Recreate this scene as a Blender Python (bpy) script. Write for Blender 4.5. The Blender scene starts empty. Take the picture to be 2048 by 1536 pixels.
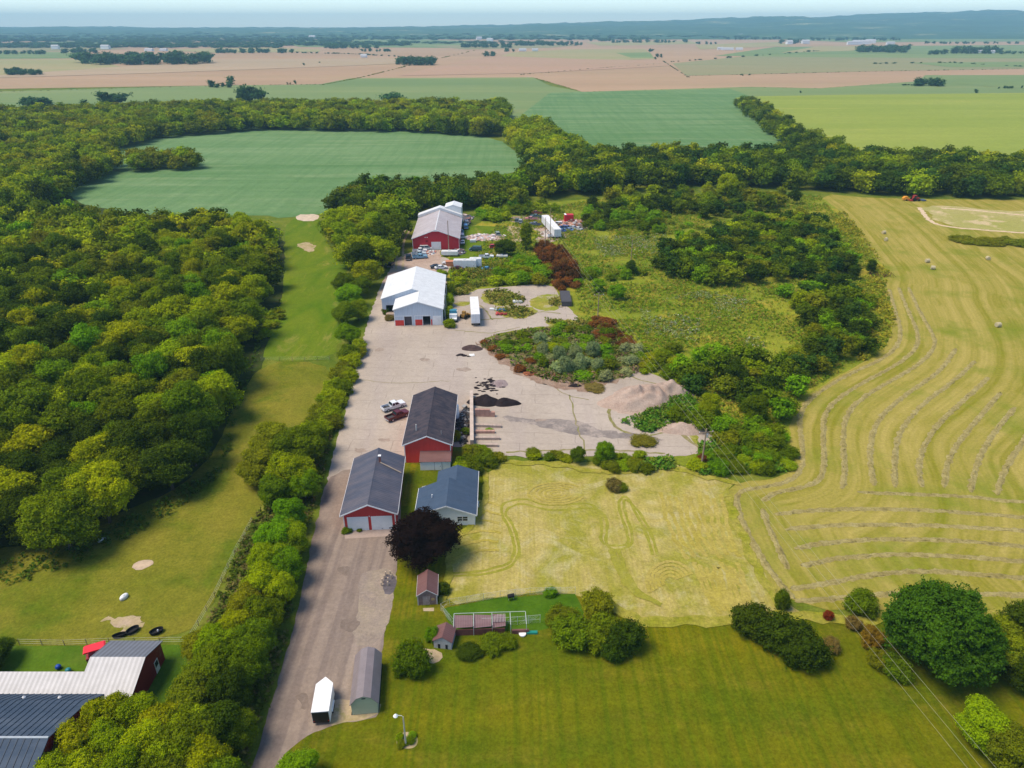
import bpy, bmesh, math, random
import numpy as np
from mathutils import Vector, Matrix, geometry
R = math.radians
S = bpy.context.scene
# ---------------------------------------------------------------- camera, sky, sun, exposure
F_PX, CAM_H, HOR = 1420.0, 80.0, 50.0
PITCH = math.atan((768 - HOR) / F_PX)
cam = bpy.data.objects.new('camera', bpy.data.cameras.new('camera'))
S.collection.objects.link(cam)
cam.location = (0, 0, CAM_H)
cam.rotation_euler = (math.pi / 2 - PITCH, 0, 0)
cam.data.sensor_width = 36.0
cam.data.lens = 36.0 * F_PX / 2048
cam.data.clip_start = 1.0
cam.data.clip_end = 60000
S.camera = cam
SUN_EL, SUN_AZ = R(62), R(-98)      # azimuth from +Y, negative = to the left
W = bpy.data.worlds.new('World'); S.world = W; W.use_nodes = True
_n = W.node_tree.nodes; _bg = _n['Background']
_sky = _n.new('ShaderNodeTexSky'); _sky.sky_type = 'NISHITA'; _sky.sun_disc = False
_sky.sun_elevation = SUN_EL; _sky.sun_rotation = SUN_AZ; _sky.altitude = 100
_sky.air_density = 0.7; _sky.dust_density = 0.2; _sky.ozone_density = 2.5
_tn = _n.new('ShaderNodeMix'); _tn.data_type = 'RGBA'; _tn.blend_type = 'MULTIPLY'; _tn.inputs[0].default_value = 1; _tn.inputs[7].default_value = (1.03, 1.0, .93, 1)
W.node_tree.links.new(_sky.outputs[0], _tn.inputs[6]); W.node_tree.links.new(_tn.outputs[2], _bg.inputs[0]); _bg.inputs[1].default_value = 0.125
sd = bpy.data.lights.new('sun', 'SUN'); sd.energy = 2.35; sd.angle = R(28); sd.color = (1.0, 0.87, 0.68)
sun = bpy.data.objects.new('sun', sd); S.collection.objects.link(sun)
sdir = Vector((math.sin(SUN_AZ) * math.cos(SUN_EL), math.cos(SUN_AZ) * math.cos(SUN_EL), math.sin(SUN_EL)))
sun.rotation_euler = sdir.to_track_quat('Z', 'Y').to_euler()
S.view_settings.view_transform = 'Standard'; S.view_settings.look = 'None'
S.view_settings.gamma = 1; S.view_settings.exposure = 0.92
S.cycles.max_bounces = 6; S.cycles.diffuse_bounces = 2; S.cycles.glossy_bounces = 2
S.cycles.transmission_bounces = 3; S.cycles.transparent_max_bounces = 4; S.cycles.volume_bounces = 0
S.cycles.use_denoising = True
rng = np.random.default_rng(7); rnd = random.Random(7)

# ---------------------------------------------------------------- helpers
def G(px, py, z=0.0):
    """point of the place at height z seen at photo pixel (px,py) of 2048x1536"""
    a = (px - 1024) / F_PX; b = (py - 768) / F_PX
    d = Vector((a, math.cos(PITCH) - b * math.sin(PITCH), -math.sin(PITCH) - b * math.cos(PITCH)))
    t = (z - CAM_H) / d.z
    return Vector((d.x * t, d.y * t, z))
def link(o, parent=None):
    S.collection.objects.link(o)
    if parent: o.parent = parent
    return o
def tag(o, label=None, cat=None, group=None, kind=None):
    if label: o['label'] = label
    if cat: o['category'] = cat
    if group: o['group'] = group
    if kind: o['kind'] = kind
    return o
def empty(name, loc, rz, label, cat, group=None):
    o = link(bpy.data.objects.new(name, None)); o.location = loc; o.rotation_euler = (0, 0, rz)
    return tag(o, label, cat, group)
def copy_tree(o, parent=None):
    c = o.copy(); S.collection.objects.link(c); c.parent = parent
    for ch in list(o.children): copy_tree(ch, c)
    return c
def mesh_np(name, V, loops, sizes, mats, tint=None, midx=None, fattr=None, smooth=False):
    me = bpy.data.meshes.new(name)
    V = np.asarray(V, np.float32); loops = np.asarray(loops, np.int32).ravel(); sizes = np.asarray(sizes, np.int32)
    me.vertices.add(len(V)); me.vertices.foreach_set('co', V.ravel())
    me.loops.add(len(loops)); me.loops.foreach_set('vertex_index', loops)
    me.polygons.add(len(sizes)); st = np.zeros(len(sizes), np.int32); st[1:] = np.cumsum(sizes)[:-1]
    me.polygons.foreach_set('loop_start', st); me.polygons.foreach_set('loop_total', sizes)
    if midx is not None: me.polygons.foreach_set('material_index', np.asarray(midx, np.int32))
    me.update(calc_edges=True)
    if tint is not None:
        a = me.attributes.new('tint', 'FLOAT_COLOR', 'FACE')
        t = np.ones((len(sizes), 4), np.float32); t[:, :3] = tint; a.data.foreach_set('color', t.ravel())
    if fattr is not None:
        a = me.attributes.new('dist', 'FLOAT', 'POINT'); a.data.foreach_set('value', np.asarray(fattr, np.float32))
    if smooth: me.polygons.foreach_set('use_smooth', np.ones(len(sizes), bool))
    for m in (mats if isinstance(mats, (list, tuple)) else [mats]): me.materials.append(m)
    return me
class MB:
    """collects polygons, builds ONE mesh object"""
    def __init__(s): s.v = []; s.f = []; s.m = []
    def face(s, pts, m=0):
        b = len(s.v); s.v += [tuple(p) for p in pts]; s.f.append(list(range(b, b + len(pts)))); s.m.append(m)
    def hexa(s, p, m=0):
        b = len(s.v); s.v += [tuple(q) for q in p]
        for f in ((0,3,2,1),(4,5,6,7),(0,1,5,4),(1,2,6,5),(2,3,7,6),(3,0,4,7)):
            s.f.append([b + i for i in f]); s.m.append(m)
        return s
    def box(s, x0, x1, y0, y1, z0, z1, m=0):
        return s.hexa([(x0,y0,z0),(x1,y0,z0),(x1,y1,z0),(x0,y1,z0),(x0,y0,z1),(x1,y0,z1),(x1,y1,z1),(x0,y1,z1)], m)
    def rbox(s, c, size, rz=0, m=0, tilt=0):
        M = Matrix.Translation(c) @ Matrix.Rotation(rz, 4, 'Z') @ Matrix.Rotation(tilt, 4, 'X'); a, b, h = [k / 2 for k in size]
        return s.hexa([M @ Vector(q) for q in ((-a,-b,-h),(a,-b,-h),(a,b,-h),(-a,b,-h),(-a,-b,h),(a,-b,h),(a,b,h),(-a,b,h))], m)
    def prism(s, poly, axis, a0, a1, m=0):
        """polygon in the plane across axis, extruded between a0 and a1. axis y: poly=(x,z); axis x: poly=(y,z); axis z: poly=(x,y)"""
        def P(p, a): return {'y': (p[0], a, p[1]), 'x': (a, p[0], p[1]), 'z': (p[0], p[1], a)}[axis]
        b = len(s.v); n = len(poly)
        s.v += [P(p, a0) for p in poly] + [P(p, a1) for p in poly]
        s.f.append([b + i for i in range(n)][::-1]); s.m.append(m)
        s.f.append([b + n + i for i in range(n)]); s.m.append(m)
        for i in range(n):
            j = (i + 1) % n; s.f.append([b + i, b + j, b + n + j, b + n + i]); s.m.append(m)
        return s
    def tube(s, pts, r, seg=6, m=0, r1=None):
        pts = [Vector(p) for p in pts]; n = len(pts); b = len(s.v)
        for i, p in enumerate(pts):
            t = (pts[min(i + 1, n - 1)] - pts[max(i - 1, 0)]).normalized()
            a = t.orthogonal().normalized() if abs(t.z) < .99 else Vector((1, 0, 0)); a = (a - t * a.dot(t)).normalized(); c = t.cross(a)
            rr = r if r1 is None else r + (r1 - r) * i / (n - 1)
            for k in range(seg):
                w = 2 * math.pi * k / seg; s.v.append(tuple(p + (a * math.cos(w) + c * math.sin(w)) * rr))
        for i in range(n - 1):
            for k in range(seg):
                k2 = (k + 1) % seg
                s.f.append([b + i*seg + k, b + i*seg + k2, b + (i+1)*seg + k2, b + (i+1)*seg + k]); s.m.append(m)
        s.f.append([b + k for k in range(seg)][::-1]); s.m.append(m)
        s.f.append([b + (n-1)*seg + k for k in range(seg)]); s.m.append(m)
        return s
    def lathe(s, prof, c=(0,0,0), seg=12, m=0, ry=1.0):
        b = len(s.v); n = len(prof)
        for r, z in prof:
            for k in range(seg):
                w = 2 * math.pi * k / seg; s.v.append((c[0] + r * math.cos(w), c[1] + r * ry * math.sin(w), c[2] + z))
        for i in range(n - 1):
            for k in range(seg):
                k2 = (k + 1) % seg
                s.f.append([b + i*seg + k, b + i*seg + k2, b + (i+1)*seg + k2, b + (i+1)*seg + k]); s.m.append(m)
        s.f.append([b + k for k in range(seg)][::-1]); s.m.append(m)
        s.f.append([b + (n-1)*seg + k for k in range(seg)]); s.m.append(m)
        return s
    def build(s, name, mat, parent=None, smooth=False):
        me = bpy.data.meshes.new(name); me.from_pydata(s.v, [], s.f)
        for m in (mat if isinstance(mat, (list, tuple)) else [mat]): me.materials.append(m)
        me.polygons.foreach_set('material_index', s.m)
        if smooth: me.polygons.foreach_set('use_smooth', [True] * len(s.f))
        return link(bpy.data.objects.new(name, me), parent)

# ---------------------------------------------------------------- materials
def c4(c): return (c[0], c[1], c[2], 1)
def srgb(r, g, b, k=1.0):
    f = lambda u: (u / 255 / 12.92) if u <= 10 else ((u / 255 + .055) / 1.055) ** 2.4
    return (f(r) * k, f(g) * k, f(b) * k)
class NT:
    def __init__(s, name):
        s.m = bpy.data.materials.new(name); s.m.use_nodes = True; s.t = s.m.node_tree; s.n = s.t.nodes
        s.b = s.n['Principled BSDF']; s.b.inputs['Roughness'].default_value = .9; s.b.inputs['Specular IOR Level'].default_value = .03
        s.tc = s.n.new('ShaderNodeTexCoord')
    def L(s, a, b): s.t.links.new(a, b)
    def noise(s, scale, detail=3, rough=.6, stretch=None, rz=0, dist=0):
        v = s.tc.outputs['Object']
        if stretch or rz:
            mp = s.n.new('ShaderNodeMapping'); mp.inputs['Rotation'].default_value = (0, 0, rz); mp.inputs['Scale'].default_value = stretch or (1, 1, 1)
            s.L(v, mp.inputs[0]); v = mp.outputs[0]
        t = s.n.new('ShaderNodeTexNoise'); t.inputs['Scale'].default_value = scale; t.inputs['Detail'].default_value = detail
        t.inputs['Roughness'].default_value = rough; t.inputs['Distortion'].default_value = dist; s.L(v, t.inputs['Vector']); return t.outputs['Fac']
    def ramp(s, fac, a, b, v0=0., v1=1.):
        r = s.n.new('ShaderNodeMapRange'); r.inputs[1].default_value = a; r.inputs[2].default_value = b
        r.inputs[3].default_value = v0; r.inputs[4].default_value = v1; s.L(fac, r.inputs[0]); return r.outputs[0]
    def mix(s, fac, a, b, mode='MIX'):
        x = s.n.new('ShaderNodeMix'); x.data_type = 'RGBA'; x.blend_type = mode
        for k, val in ((0, fac), (6, a), (7, b)):
            if isinstance(val, (int, float)): x.inputs[k].default_value = val
            elif isinstance(val, tuple): x.inputs[k].default_value = c4(val)
            else: s.L(val, x.inputs[k])
        return x.outputs[2]
    def mul(s, a, b, op='MULTIPLY'):
        x = s.n.new('ShaderNodeMath'); x.operation = op
        for k, val in ((0, a), (1, b)):
            if isinstance(val, (int, float)): x.inputs[k].default_value = val
            else: s.L(val, x.inputs[k])
        return x.outputs[0]
    def gray(s, fac, lo, hi):
        """grey value lo..hi as colour for multiplying"""
        x = s.n.new('ShaderNodeCombineColor'); v = s.ramp(fac, .25, .75, lo, hi)
        for i in range(3): s.L(v, x.inputs[i])
        return x.outputs[0]
    def bump(s, fac, strength=.3, dist=.1):
        x = s.n.new('ShaderNodeBump'); x.inputs['Strength'].default_value = strength; x.inputs['Distance'].default_value = dist
        s.L(fac, x.inputs['Height']); s.L(x.outputs[0], s.b.inputs['Normal'])
    def out(s, col):
        if isinstance(col, tuple): s.b.inputs['Base Color'].default_value = c4(col)
        else: s.L(col, s.b.inputs['Base Color'])
        return s.m
def m_plain(name, col, rough=.6, spec=.3, metal=0, var=.12, scale=1.2):
    t = NT(name); t.b.inputs['Roughness'].default_value = rough; t.b.inputs['Specular IOR Level'].default_value = spec
    t.b.inputs['Metallic'].default_value = metal
    return t.out(t.mix(1., col, t.gray(t.noise(scale, 4), 1 - var, 1 + var), 'MULTIPLY'))
def m_ground(name, c1, c2, c3=None, s1=.03, s2=.2, k3=.7, fine=(.75, 1.25), fs=2.2, stretch=None, rz=0, t3=(.5, .72), bump=.4, t12=(.35, .65), stripe=None, dist=0.):
    t = NT(name)
    col = t.mix(t.ramp(t.noise(s1, 4, .6, stretch, rz, dist), *t12), c1, c2)
    if c3 is not None: col = t.mix(t.mul(t.ramp(t.noise(s2, 5, .7, stretch, rz, dist), *t3), k3), col, c3)
    if stripe:
        sc, ang, amt, colr = stripe
        col = t.mix(t.mul(t.ramp(t.noise(1., 2, .5, (sc, .012, 1), ang), .45, .62), amt), col, colr)
    n = t.noise(fs, 5, .8)
    col = t.mix(1., col, t.gray(n, *fine), 'MULTIPLY')
    col = t.mix(1., col, t.gray(t.noise(fs * .22, 4, .75, None, 0, .6), 1 - (1 - fine[0]) * .5, 1 + (fine[1] - 1) * .5), 'MULTIPLY')
    if bump: t.bump(n, bump, .25)
    return t.out(col)
def m_stripe_dist(name, c1, c2, c3, s=.35):
    """mown field: stripes that follow the field edge (mesh attribute: metres from that edge)"""
    t = NT(name); at = t.n.new('ShaderNodeAttribute'); at.attribute_name = 'dist'
    cx = t.n.new('ShaderNodeCombineXYZ'); t.L(at.outputs['Fac'], cx.inputs[0])
    wob = t.noise(.04, 2); t.L(t.mul(wob, 6.), cx.inputs[1])
    n = t.n.new('ShaderNodeTexNoise'); n.inputs['Scale'].default_value = s; n.inputs['Detail'].default_value = 3; n.inputs['Roughness'].default_value = .7
    t.L(cx.outputs[0], n.inputs['Vector'])
    col = t.mix(t.ramp(n.outputs['Fac'], .36, .64), c1, c2)
    col = t.mix(t.mul(t.ramp(t.noise(.05, 5, .65), .5, .7), .75), col, c3)
    f = t.noise(1.6, 5, .8)
    col = t.mix(1., col, t.gray(f, .72, 1.26), 'MULTIPLY'); t.bump(f, .4, .25)
    return t.out(col)
def m_foliage(name='foliage'):
    t = NT(name); oi = t.n.new('ShaderNodeObjectInfo'); at = t.n.new('ShaderNodeAttribute'); at.attribute_name = 'tint'
    col = t.mix(1., oi.outputs['Color'], at.outputs['Color'], 'MULTIPLY')
    t.b.inputs['Roughness'].default_value = .75; t.b.inputs['Specular IOR Level'].default_value = .0
    tr = t.n.new('ShaderNodeBsdfTranslucent'); ms = t.n.new('ShaderNodeMixShader'); ms.inputs[0].default_value = .3
    t.out(col); t.L(col, tr.inputs[0]); t.L(t.b.outputs[0], ms.inputs[1]); t.L(tr.outputs[0], ms.inputs[2])
    t.L(ms.outputs[0], t.n['Material Output'].inputs[0]); return t.m
def m_roof(name, c1, c2, scale=3.3, ang=0., rough=.5, amp=.12, spec=.4, streak=(.5, .05), smix=.6):
    """ribbed metal sheet: ribs run down the slope"""
    t = NT(name); t.b.inputs['Roughness'].default_value = rough; t.b.inputs['Specular IOR Level'].default_value = spec
    col = t.mix(t.mul(t.ramp(t.noise(1., 5, .7, (streak[1], streak[0], streak[1])), .4, .68), smix), c1, c2)
    mp = t.n.new('ShaderNodeMapping'); mp.inputs['Rotation'].default_value = (0, 0, ang); t.L(t.tc.outputs['Object'], mp.inputs[0])
    w = t.n.new('ShaderNodeTexWave'); w.bands_direction = 'Y'; w.inputs['Scale'].default_value = scale; t.L(mp.outputs[0], w.inputs[0])
    col = t.mix(1., col, t.gray(w.outputs['Fac'], 1 - amp, 1 + amp * .4), 'MULTIPLY')
    col = t.mix(1., col, t.gray(t.noise(.6, 5, .7), .85, 1.12), 'MULTIPLY')
    return t.out(col)
def m_siding(name, col, pitch=.3, wear=(.8, .75, .75)):
    t = NT(name); t.b.inputs['Roughness'].default_value = .6; t.b.inputs['Specular IOR Level'].default_value = .2
    sx = t.n.new('ShaderNodeSeparateXYZ'); t.L(t.tc.outputs['Object'], sx.inputs[0]); u = t.mul(sx.outputs[0], sx.outputs[1], 'ADD')
    f = t.mul(t.mul(u, 1 / pitch), 1., 'FRACT'); rib = t.ramp(f, .0, .16, .0, 1.)
    c = t.n.new('ShaderNodeCombineColor'); v = t.ramp(rib, 0, 1, .72, 1.)
    for i in range(3): t.L(v, c.inputs[i])
    out = t.mix(t.mul(t.ramp(t.noise(1., 5, .75, (1.6, 1.6, .25)), .45, .75), .55), col, tuple(a * b for a, b in zip(col, wear)))
    out = t.mix(t.mul(t.ramp(t.noise(.5, 5, .8), .58, .72), .35), out, (.30, .24, .20))
    return t.out(t.mix(1., out, c.outputs[0], 'MULTIPLY'))
FOL = m_foliage()
BARK = m_plain('bark', (.10, .075, .05), .95, .1, var=.3, scale=4)
# ---------------------------------------------------------------- ground sheets
from mathutils import noise as mnoise
def resample(pts, step, closed):
    out = []; n = len(pts)
    for i in range(n if closed else n - 1):
        a, b = Vector(pts[i]), Vector(pts[(i + 1) % n]); k = max(1, int((b - a).length / step))
        out += [a.lerp(b, j / k) for j in range(k)]
    if not closed: out.append(Vector(pts[-1]))
    return out
def smooth(pts, it=2, closed=False):
    pts = [Vector(p) for p in pts]
    for _ in range(it):
        o = []; n = len(pts)
        for i in range(n if closed else n - 1):
            a, b = pts[i], pts[(i + 1) % n]; o += [a.lerp(b, .25), a.lerp(b, .75)]
        if not closed: o = [pts[0]] + o + [pts[-1]]
        pts = o
    return pts
def wob(p, amp, freq=.5):
    n = mnoise.noise_vector(Vector((p[0] * freq, p[1] * freq, 3.1)))
    n2 = mnoise.noise_vector(Vector((p[0] * freq * 3.3, p[1] * freq * 3.3, 9.1)))
    n3 = mnoise.noise_vector(Vector((p[0] * freq * 9, p[1] * freq * 9, 5.1)))
    return Vector((p[0] + amp * (n.x + .5 * n2.x + .35 * n3.x), p[1] + amp * (n.y + .5 * n2.y + .35 * n3.y), 0))
def world2(px): return [Vector((G(*p).x, G(*p).y, 0)) for p in px]
def sheet(name, px, z, mat, amp=.35, step=1.5, sm=1, freq=.5, dist_to=None, grid=4., kind='structure', world=False):
    w = px if world else world2(px)
    if sm: w = smooth(w, sm, True)
    w = [wob(p, amp, freq) for p in resample(w, step, True)] if amp else w
    if dist_to is None:
        tri = geometry.tessellate_polygon([w]); V = [(p[0], p[1], z) for p in w]
        F = np.array(tri, np.int32)
        a = np.array(V)[F]; nz = np.cross(a[:,1,:2] - a[:,0,:2], a[:,2,:2] - a[:,0,:2]); F[nz < 0] = F[nz < 0][:, ::-1]
        me = mesh_np(name, V, F, [3] * len(F), mat)
    else:
        xs = [p[0] for p in w]; ys = [p[1] for p in w]; P2 = [(p[0], p[1]) for p in w]; n = len(P2)
        pts = [Vector(p) for p in P2]
        gx = np.arange(min(xs), max(xs), grid); gy = np.arange(min(ys), max(ys), grid)
        GX, GY = [a.ravel() for a in np.meshgrid(gx, gy)]; ins = inside_np(np.array(P2), GX, GY)
        pts += [Vector((float(x), float(y))) for x, y, i in zip(GX, GY, ins) if i]
        r = geometry.delaunay_2d_cdt(pts, [(i, (i + 1) % n) for i in range(n)], [], 1, 1e-4)
        V = np.array([(p.x, p.y, z) for p in r[0]]); F = np.array([f for f in r[2] if len(f) == 3], np.int32)
        line = np.array([(p[0], p[1]) for p in resample(smooth(world2(dist_to), 2), 2., False)])
        d = np.full(len(V), 1e9)
        for q in line: d = np.minimum(d, np.hypot(V[:,0] - q[0], V[:,1] - q[1]))
        me = mesh_np(name, V, F, [3] * len(F), mat, fattr=d)
    o = link(bpy.data.objects.new(name, me)); return tag(o, kind=kind)
def inside_np(poly, X, Y):
    r = np.zeros(len(X), bool); n = len(poly)
    for i in range(n):
        x0, y0 = poly[i]; x1, y1 = poly[(i + 1) % n]
        if y0 == y1: continue
        c = ((y0 > Y) != (y1 > Y)) & (X < (x1 - x0) * (Y - y0) / (y1 - y0) + x0); r ^= c
    return r
def ribbon(name, px, width, z, mat, amp=.15, sm=2, kind='structure'):
    w = resample(smooth(world2(px), sm), 1.0, False); w = [wob(p, amp, .6) for p in w]
    V = []; F = []
    for i, p in enumerate(w):
        t = (w[min(i + 1, len(w) - 1)] - w[max(i - 1, 0)]).normalized(); s = Vector((-t.y, t.x, 0)) * width / 2 * (1 + .3 * math.sin(i * 1.7) * math.sin(i * .37))
        V += [(p.x + s.x, p.y + s.y, z), (p.x - s.x, p.y - s.y, z)]
        if i: F.append((2*i-2, 2*i-1, 2*i+1, 2*i))
    me = mesh_np(name, V, np.array(F), [4] * len(F), mat)
    return tag(link(bpy.data.objects.new(name, me)), kind=kind)

# base land: weedy green ground; far away it is broken into farm fields by the sheets
mg_weeds = m_ground('weedy_ground', (.075, .13, .012), (.16, .19, .018), (.27, .25, .05), .035, .12, fine=(.6, 1.35))
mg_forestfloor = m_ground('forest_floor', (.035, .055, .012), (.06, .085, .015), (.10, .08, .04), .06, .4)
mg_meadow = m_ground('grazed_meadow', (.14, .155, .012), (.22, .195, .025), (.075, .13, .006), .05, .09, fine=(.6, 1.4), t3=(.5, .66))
mg_strip = m_ground('mown_strip_grass', (.085, .155, .006), (.15, .195, .012), (.31, .25, .07), .06, .09, fine=(.75, 1.25), t3=(.56, .74), stretch=(1.6, .5, 1), rz=.1, dist=1.)
mg_lawn = m_ground('lawn_grass', (.085, .115, .003), (.17, .155, .004), (.25, .185, .02), .05, .11, fine=(.58, 1.38), stretch=(.6, 1.5, 1), t3=(.52, .78), stripe=(1.1, math.pi / 2, .6, (.075, .115, .002)))
mg_tan = m_ground('dry_mown_grass', (.43, .35, .11), (.29, .275, .04), (.50, .44, .24), .055, .12, fine=(.62, 1.3), t12=(.42, .58), dist=2.2, stripe=(1.9, .15, .35, (.29, .26, .03)))
mg_hay = m_stripe_dist('hay_meadow', (.225, .21, .020), (.385, .31, .082), (.15, .20, .010), .28)
mg_soy = m_ground('bean_field', (.10, .20, .07), (.16, .26, .11), (.24, .31, .15), .012, .035, fine=(.8, 1.2), fs=.8, stretch=(.25, 2.2, 1), rz=-.08, stripe=(.28, .25, .22, (.06, .15, .05)), bump=.2)
mg_brush = m_ground('brush_field', (.15, .20, .015), (.26, .275, .025), (.42, .30, .04), .03, .05, fine=(.5, 1.45), t3=(.52, .66))
mg_yard = m_ground('old_concrete', (.40, .335, .275), (.46, .39, .325), (.29, .24, .20), .04, .09, fine=(.85, 1.12), fs=1.2, bump=.1, t3=(.55, .8), stripe=(.14, .1, .35, (.36, .30, .28)))
def add_joints(m, w, h, rz, amt, col, mortar=.012):
    t = m.node_tree; b = t.nodes['Principled BSDF']; src = b.inputs['Base Color'].links[0].from_socket
    tc = t.nodes.new('ShaderNodeTexCoord'); mp = t.nodes.new('ShaderNodeMapping'); mp.inputs['Rotation'].default_value = (0, 0, rz)
    nz = t.nodes.new('ShaderNodeTexNoise'); nz.inputs['Scale'].default_value = .25; ad = t.nodes.new('ShaderNodeVectorMath'); ad.operation = 'ADD'
    t.links.new(tc.outputs['Object'], nz.inputs['Vector']); t.links.new(tc.outputs['Object'], ad.inputs[0]); t.links.new(nz.outputs['Color'], ad.inputs[1]); t.links.new(ad.outputs[0], mp.inputs[0])
    br = t.nodes.new('ShaderNodeTexBrick'); br.offset = .35; br.inputs['Scale'].default_value = 1; br.inputs['Mortar Size'].default_value = mortar * 4; br.inputs['Mortar Smooth'].default_value = .3
    br.inputs['Brick Width'].default_value = w; br.inputs['Row Height'].default_value = h; t.links.new(mp.outputs[0], br.inputs['Vector'])
    n2 = t.nodes.new('ShaderNodeTexNoise'); n2.inputs['Scale'].default_value = .3; t.links.new(tc.outputs['Object'], n2.inputs['Vector'])
    mr = t.nodes.new('ShaderNodeMapRange'); mr.inputs[1].default_value = .4; mr.inputs[2].default_value = .6; mr.inputs[4].default_value = amt; t.links.new(n2.outputs['Fac'], mr.inputs[0])
    mu = t.nodes.new('ShaderNodeMath'); mu.operation = 'MULTIPLY'; t.links.new(br.outputs['Fac'], mu.inputs[0]); t.links.new(mr.outputs[0], mu.inputs[1])
    mx = t.nodes.new('ShaderNodeMix'); mx.data_type = 'RGBA'; mx.inputs[7].default_value = c4(col); t.links.new(mu.outputs[0], mx.inputs[0]); t.links.new(src, mx.inputs[6]); t.links.new(mx.outputs[2], b.inputs['Base Color'])
add_joints(mg_yard, 9.0, 4.5, .04, .4, (.17,.14,.12), .03)
mg_drive = m_ground('worn_asphalt', (.235, .18, .145), (.32, .255, .21), (.175, .135, .11), .05, .08, fine=(.8, 1.2), fs=1.8, stretch=(2.4, .45, 1), rz=-.12, bump=.15, t3=(.5, .75), stripe=(.9, -.14, .4, (.135, .105, .10)))
mg_gravel = m_ground('gravel', (.40, .29, .23), (.48, .37, .30), (.30, .20, .16), .12, .4, fine=(.7, 1.25), fs=3)
mg_dirt = m_ground('bare_dirt', (.46, .35, .25), (.38, .30, .15), (.25, .25, .05), .2, .35, t3=(.5, .62), fs=2.)
mg_rock = m_ground('dark_asphalt_stain', (.21, .18, .165), (.28, .24, .215), (.42, .35, .30), .3, .25, t3=(.48, .6))
FAR = dict(fs=.05, bump=0, fine=(.95, 1.05), s1=.0012, s2=.004)
mg_pink = m_ground('ripe_bean_field', (.37, .25, .155), (.43, .29, .18), (.33, .26, .14), stretch=(.4, 3, 1), **FAR)
mg_farg = m_ground('far_green_field', (.15, .22, .085), (.20, .26, .10), (.27, .28, .12), stretch=(.4, 3, 1), **FAR)
mg_fary = m_ground('far_stubble_field', (.36, .30, .15), (.31, .29, .13), (.26, .28, .12), stretch=(.4, 3, 1), **FAR)
mg_faro = m_ground('far_corn_field', (.28, .25, .13), (.24, .25, .12), (.32, .27, .16), stretch=(.4, 3, 1), **FAR)
mg_yg = m_ground('yellow_green_pasture', (.22, .28, .045), (.28, .32, .06), (.46, .36, .11), .006, .012, fine=(.85, 1.15), fs=.5, stretch=(.3, 2.2, 1), t3=(.6, .7), bump=0)

def plain(name, x0, x1, y0, y1, z, mat):
    me = mesh_np(name, [(x0,y0,z),(x1,y0,z),(x1,y1,z),(x0,y1,z)], [0,1,2,3], [4], mat)
    return tag(link(bpy.data.objects.new(name, me)), kind='structure')
plain('ground', -17000, 17000, -900, 14400, 0, mg_weeds)
sheet('far_plain', [(-900,192),(440,171),(640,169),(700,157),(1066,155),(1165,184),(1500,174),(1640,177),(3000,170),(2400,62),(-400,62)], .2, mg_pink, amp=0, sm=0)
sheet('far_field', [(-300,188),(0,183),(440,171),(640,169),(700,157),(1066,155),(1100,172),(1165,184),(1500,174),(1640,177),(1835,163),(2048,176),(2300,180),(2300,240),(1100,240),(-500,240)], .3, mg_farg, amp=0, sm=0)
for i, (p, m) in enumerate([
    ([(-200,119),(150,119),(220,128),(242,134),(0,151),(-200,152)], mg_fary),
    ([(-200,103),(160,104),(160,117),(0,118),(-200,118)], mg_farg),
    ([(1345,127),(1500,112),(1700,103),(2300,100),(2300,137),(2048,138),(1750,143),(1372,152)], mg_faro),
    ([(1024,105),(1140,99),(1290,98),(1310,118),(1024,129),(960,126)], mg_fary),
    ([(1232,106),(1300,105),(1308,116),(1262,116)], mg_farg),
    ([(1430,112),(1550,94),(2300,88),(2300,119),(1700,115)], mg_farg),
    ([(2300,150),(1850,151),(1835,163),(2048,178),(2300,186)], mg_farg),
    ([(540,82),(760,76),(980,84),(900,96),(600,94)], mg_farg),
    ([(60,84),(300,80),(350,84),(120,92)], mg_farg),
    ([(240,134),(420,119),(800,117),(830,126),(700,132),(300,147),(0,156),(0,151)], m_ground('paler_bean_field', (.42,.31,.20), (.38,.29,.19), (.34,.28,.15), stretch=(.4, 3, 1), **FAR)),
    ([(880,131),(980,112),(1180,119),(1320,121),(1345,132),(1060,147),(800,152)], m_ground('rosy_bean_field', (.42,.27,.18), (.39,.26,.17), (.36,.27,.15), stretch=(.4, 3, 1), **FAR)),
    ([(300,100),(520,95),(640,99),(640,104),(430,106)], mg_fary), ([(860,92),(1010,88),(1160,90),(1100,96),(930,99)], mg_faro), ([(-200,96),(180,94),(260,98),(140,103),(-200,102)], mg_faro),
    ([(1170,84),(1380,82),(1400,88),(1200,92)], mg_fary), ([(1640,92),(1760,94),(1700,102),(1560,106)], mg_fary), ([(1820,126),(2048,124),(2300,126),(2300,136),(1900,135)], mg_farg),
    ([(1390,90),(1560,84),(1580,92),(1400,99)], mg_fary),
    ([(1500,76),(1900,78),(2300,74),(2300,82),(1700,85)], mg_farg)]):
    sheet('far_field', p, .42 + .02 * i, m, amp=0, sm=0)
sheet('bean_field', [(90,360),(190,285),(340,255),(500,252),(840,262),(985,270),(1075,335),(1000,350),(720,420),(640,428),(570,437),(520,430),(200,430)], .06, mg_soy, 1.5, 6)
sheet('bean_field', [(1030,240),(1100,186),(1460,178),(1520,200),(1625,300),(1570,320),(1160,320),(1100,270)], .36, mg_soy, 0, sm=0)
sheet('green_pasture', [(1470,196),(1520,193),(1700,190),(2300,184),(2300,345),(1700,345),(1620,290)], .38, mg_yg, 0, sm=0)
sheet('forest_floor', [(-500,400),(140,352),(210,420),(560,440),(572,520),(570,600),(530,720),(470,850),(460,930),(340,1040),(200,1120),(-300,1210)], .04, mg_forestfloor, 1, 3)
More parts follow.
